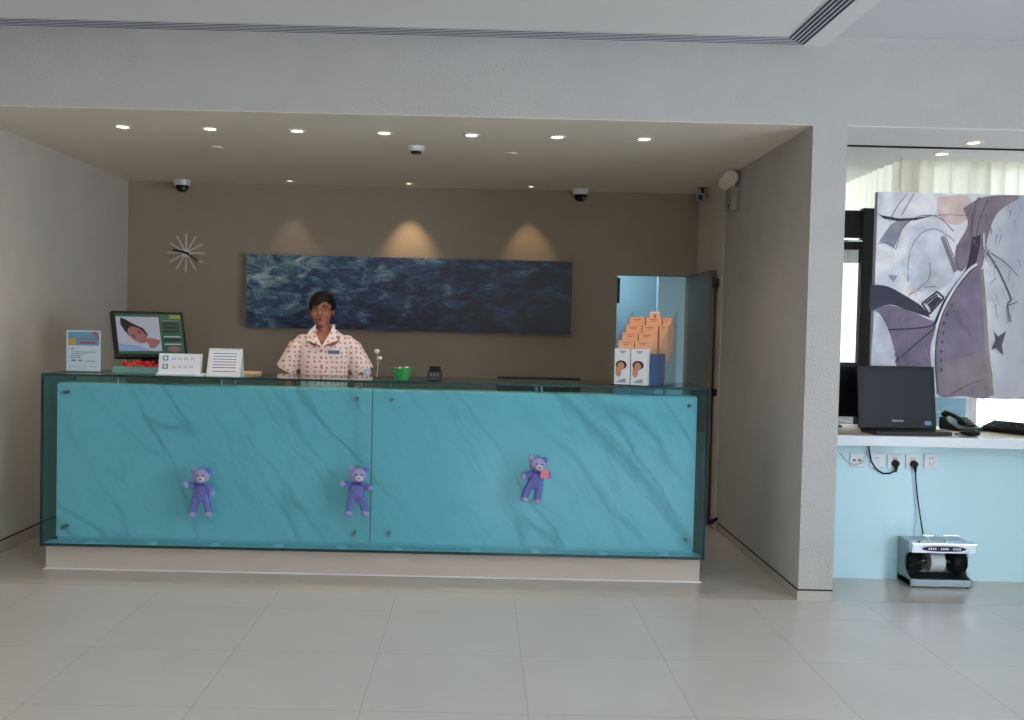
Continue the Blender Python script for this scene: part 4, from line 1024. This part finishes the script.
sp_ = thing('shoe_polisher', 'grey shoe polishing machine with black brushes on the floor under the desk', 'shoe polisher', (2.675, 5.46, 0))
w2 = .178
prof = [(0, .008), (.18, .008), (.18, .262), (.0, .262), (0, .205), (.040, .200), (.075, .175), (.090, .135), (.080, .095), (.050, .062), (.0, .048)]
for sx in (-w2, w2-.008):
    MB().prism([(sx, y, z) for y, z in prof], (.008, 0, 0)).build('side_panel', 'grey_metal', sp_)
MB().box(-w2+.008, w2-.008, .172, .18, .008, .262).box(-w2+.008, w2-.008, .02, .172, .248, .262).build('shell', 'grey_metal', sp_)
MB().box(-w2, w2, 0, .172, .008, .048).build('base_tray', 'grey_metal', sp_, bev=.004)
MB().box(-w2+.012, w2-.012, .012, .165, .048, .052).build('mat', 'dark', sp_)
MB().prism([(-w2-.004, -.012, .205), (-w2-.004, -.018, .262), (-w2-.004, .03, .270), (-w2-.004, .03, .205)], (2*w2+.014, 0, 0)).build('chrome_panel', 'chrome', sp_, bev=.003)
n = 28
b = MB()
b.face([(.0+.135*math.copysign(abs(math.cos(2*PI*i/n))**.7, math.cos(2*PI*i/n)), -.0172-.006*math.sin(2*PI*i/n)*.35+.0, .232+.020*math.sin(2*PI*i/n)) for i in range(n)], 0)
b.face([(.0+.127*math.copysign(abs(math.cos(2*PI*i/n))**.7, math.cos(2*PI*i/n)), -.0182-.006*math.sin(2*PI*i/n)*.3, .232+.0155*math.sin(2*PI*i/n)) for i in range(n)], 1)
for x0 in (-.09, -.02, .05):
    for j in range(4): b.box(x0+j*.012, x0+.008+j*.012, -.0215, -.0195, .227, .238, 0)
b.build('name_plate', ['paper', 'navy'], sp_)
def brush(x0, x1, r, nm, mat, spiky):
    b = MB(); b.cyl((x0, .095, .135), (x1, .095, .135), r*.82 if spiky else r, seg=36)
    if spiky:
        for i in range(420):
            a = random.random()*2*PI; x = random.uniform(x0, x1); d_ = Vector((random.uniform(-.15, .15), math.cos(a), math.sin(a)))
            p = Vector((x, .095, .135)); b.cyl(p+d_*r*.75, p+d_*r*random.uniform(.95, 1.08), .0018, .0006, 4)
    return b.build(nm, mat, sp_, smooth=not spiky)
brush(-w2+.010, -w2+.085, .070, 'side_brush', 'bristle', True)
brush(w2-.085, w2-.010, .070, 'side_brush', 'bristle', True)
brush(-.042, .040, .058, 'polishing_roller', 'rollerwhite', False)
MB().cyl((-w2+.008, .095, .135), (w2-.008, .095, .135), .009).build('shaft', 'steel', sp_, smooth=True)
b = MB()
for x in (-.07, .03): b.cyl((x, .03, .262), (x, .03, .298), .006); b.ell((x, .03, .268), (.012, .012, .008))
b.cyl((-.10, .03, .298), (-.045, .03, .298), .006).cyl((.015, .03, .300), (.10, .03, .300), .005)
b.build('handle_bar', 'chrome', sp_, smooth=True)
for sx in (-1, 1):
    for y in (.02, .16): MB().cyl((sx*.16, y, 0), (sx*.16, y, .008), .010).build('rubber_foot', 'black', sp_)

# ---------------------------------------------------------------- outside the recess windows
struct(MB().box(-2, 22, 7.6, 30, -.2, -.1).box(2.9, 22, 6.3, 7.6, -.2, -.1).build('ground_outside', 'asphalt'))
fe = thing('fence', 'dark blue glass fence outside the window behind the desk', 'fence', (3.5, 8.2, -.1))
MB().box(2.9, 4.22, 8.19, 8.22, 0, 1.25).build('panel', 'fenceglass', fe, world=True)
for x in (2.9, 3.35, 3.8, 4.22): MB().box(x-.02, x+.02, 8.17, 8.24, -.1, 1.28).build('post', 'grey_metal', fe, world=True)
car = thing('car', 'white parked car outside the window, only its bonnet in view', 'car', (6.5, 9.4, -.1))
def sect(x, z0, z1, w): return [(x, -w, z0), (x, w, z0), (x, w*1.02, (z0+z1)/2), (x, w*.92, z1), (x, -w*.92, z1), (x, -w*1.02, (z0+z1)/2)]
MB().loft([sect(-2.1, .35, .62, .70), sect(-2.0, .25, .80, .82), (sect(-1.5, .22, .95, .86)), sect(-.9, .2, 1.02, .87), sect(.9, .2, 1.02, .87), sect(1.8, .22, 1.0, .86), sect(2.1, .3, .8, .8)]).build('car_body', 'carpaint', car, smooth=True)
MB().loft([sect(-.95, 1.0, 1.03, .80), sect(-.3, 1.0, 1.42, .74), sect(.8, 1.0, 1.45, .74), sect(1.5, 1.0, 1.05, .80)]).build('cabin', 'fenceglass', car, smooth=True)
for x in (-1.35, 1.3):
    for y in (-.80, .80): MB().cyl((x, y-.09, .32), (x, y+.09, .32), .32, seg=28).cyl((x, y-.095, .32), (x, y+.095, .32), .19, seg=20, mi=1).build('wheel', ['tyre', 'steel'], car, smooth=True)
te = thing('tree', 'green leafy tree outside the window beyond the curtain', 'tree', (5.6, 10.5, -.1))
MB().tube([(0, 0, 0), (.05, 0, 1.5), (0, .05, 3.0)], [.12, .09, .05], 10).build('trunk', 'bark', te, smooth=True)
b = MB()
for i in range(260):
    d_ = Vector((random.gauss(0, 1), random.gauss(0, 1), random.gauss(0, 1))).normalized()*random.uniform(.4, 1.1)
    c_ = Vector((0, 0, 3.0))+Vector((d_.x*1.0, d_.y, d_.z*.8)); a_, b__ = frame_from(Vector((random.gauss(0,1), random.gauss(0,1), random.gauss(0,1)))); s_ = .16
    b.face([c_+a_*s_, c_+b__*s_*.6, c_-a_*s_, c_-b__*s_*.6])
b.build('foliage', 'leaf', te)

# ---------------------------------------------------------------- light
def area(name, loc, tgt, sx, sy, e, col):
    l = D.lights.new(name, 'AREA'); l.shape = 'RECTANGLE'; l.size = sx; l.size_y = sy; l.energy = e; l.color = col
    o = D.objects.new(name, l); COL.objects.link(o); o.location = loc; o.rotation_euler = (Vector(tgt)-Vector(loc)).to_track_quat('-Z', 'Z').to_euler()
    return o
area('daylight_front', (1.6, -4.15, 1.6), (1.2, 5, 1.6), 3.5, 1.2, 15, (.90, .93, 1))
area('daylight_right', (4.95, .6, 1.65), (0, 1.6, 1.4), 3.5, 1.7, 112, (.72, .85, 1))
for x_ in (-3.2, -.4, 2.6):
    area('lobby_floor_fill', (x_, 2.2, 2.96), (x_, 2.2, 0), .9, .9, (17, 15, 6)[int(x_ > -3)+int(x_ > 0)], (1, .89, .74))  # unseen warm fill lights, added to brighten the lobby floor from above
area('back_room_lamp', (1.1, 9.3, 2.38), (1.1, 9.3, 0), .6, .6, 11, (.66, .88, 1))
wd = D.worlds.new('sky'); SC.world = wd; wd.use_nodes = True
bg = wd.node_tree.nodes['Background']; bg.inputs[0].default_value = (.80, .885, 1, 1); bg.inputs[1].default_value = 7

# ---------------------------------------------------------------- camera
F, CX, CY, YAW, PIT, ROL = 960.7, 485.4, 353.3, .0053, .0291, .0228
c, s = math.cos(YAW), math.sin(YAW); r0 = Vector((c, -s, 0)); f0 = Vector((s, c, 0)); up = Vector((0,0,1))
c, s = math.cos(PIT), math.sin(PIT); fw = c*f0-s*up; u0 = s*f0+c*up
c, s = math.cos(ROL), math.sin(ROL); R = c*r0+s*u0; U = -s*r0+c*u0
cam = D.cameras.new('camera'); co = D.objects.new('camera', cam); COL.objects.link(co)
mt = Matrix((R, U, -fw)).transposed().to_4x4(); mt.translation = (0, 0, 1.45); co.matrix_world = mt
cam.sensor_fit = 'HORIZONTAL'; cam.sensor_width = 36; cam.lens = F/1024*36; cam.shift_x = (512-CX)/1024; cam.shift_y = -(360-CY)/1024
cam.clip_start = .05; cam.clip_end = 200
SC.camera = co
vs = SC.view_settings; SC.display_settings.display_device = 'sRGB'; vs.view_transform = 'Standard'; vs.look = 'None'; vs.exposure = .1; vs.gamma = 1; vs.use_curve_mapping = False
SC.cycles.max_bounces = 12; SC.cycles.transparent_max_bounces = 24; SC.cycles.diffuse_bounces = 6
SC.cycles.use_denoising = True
SC.cycles.sample_clamp_indirect = 8
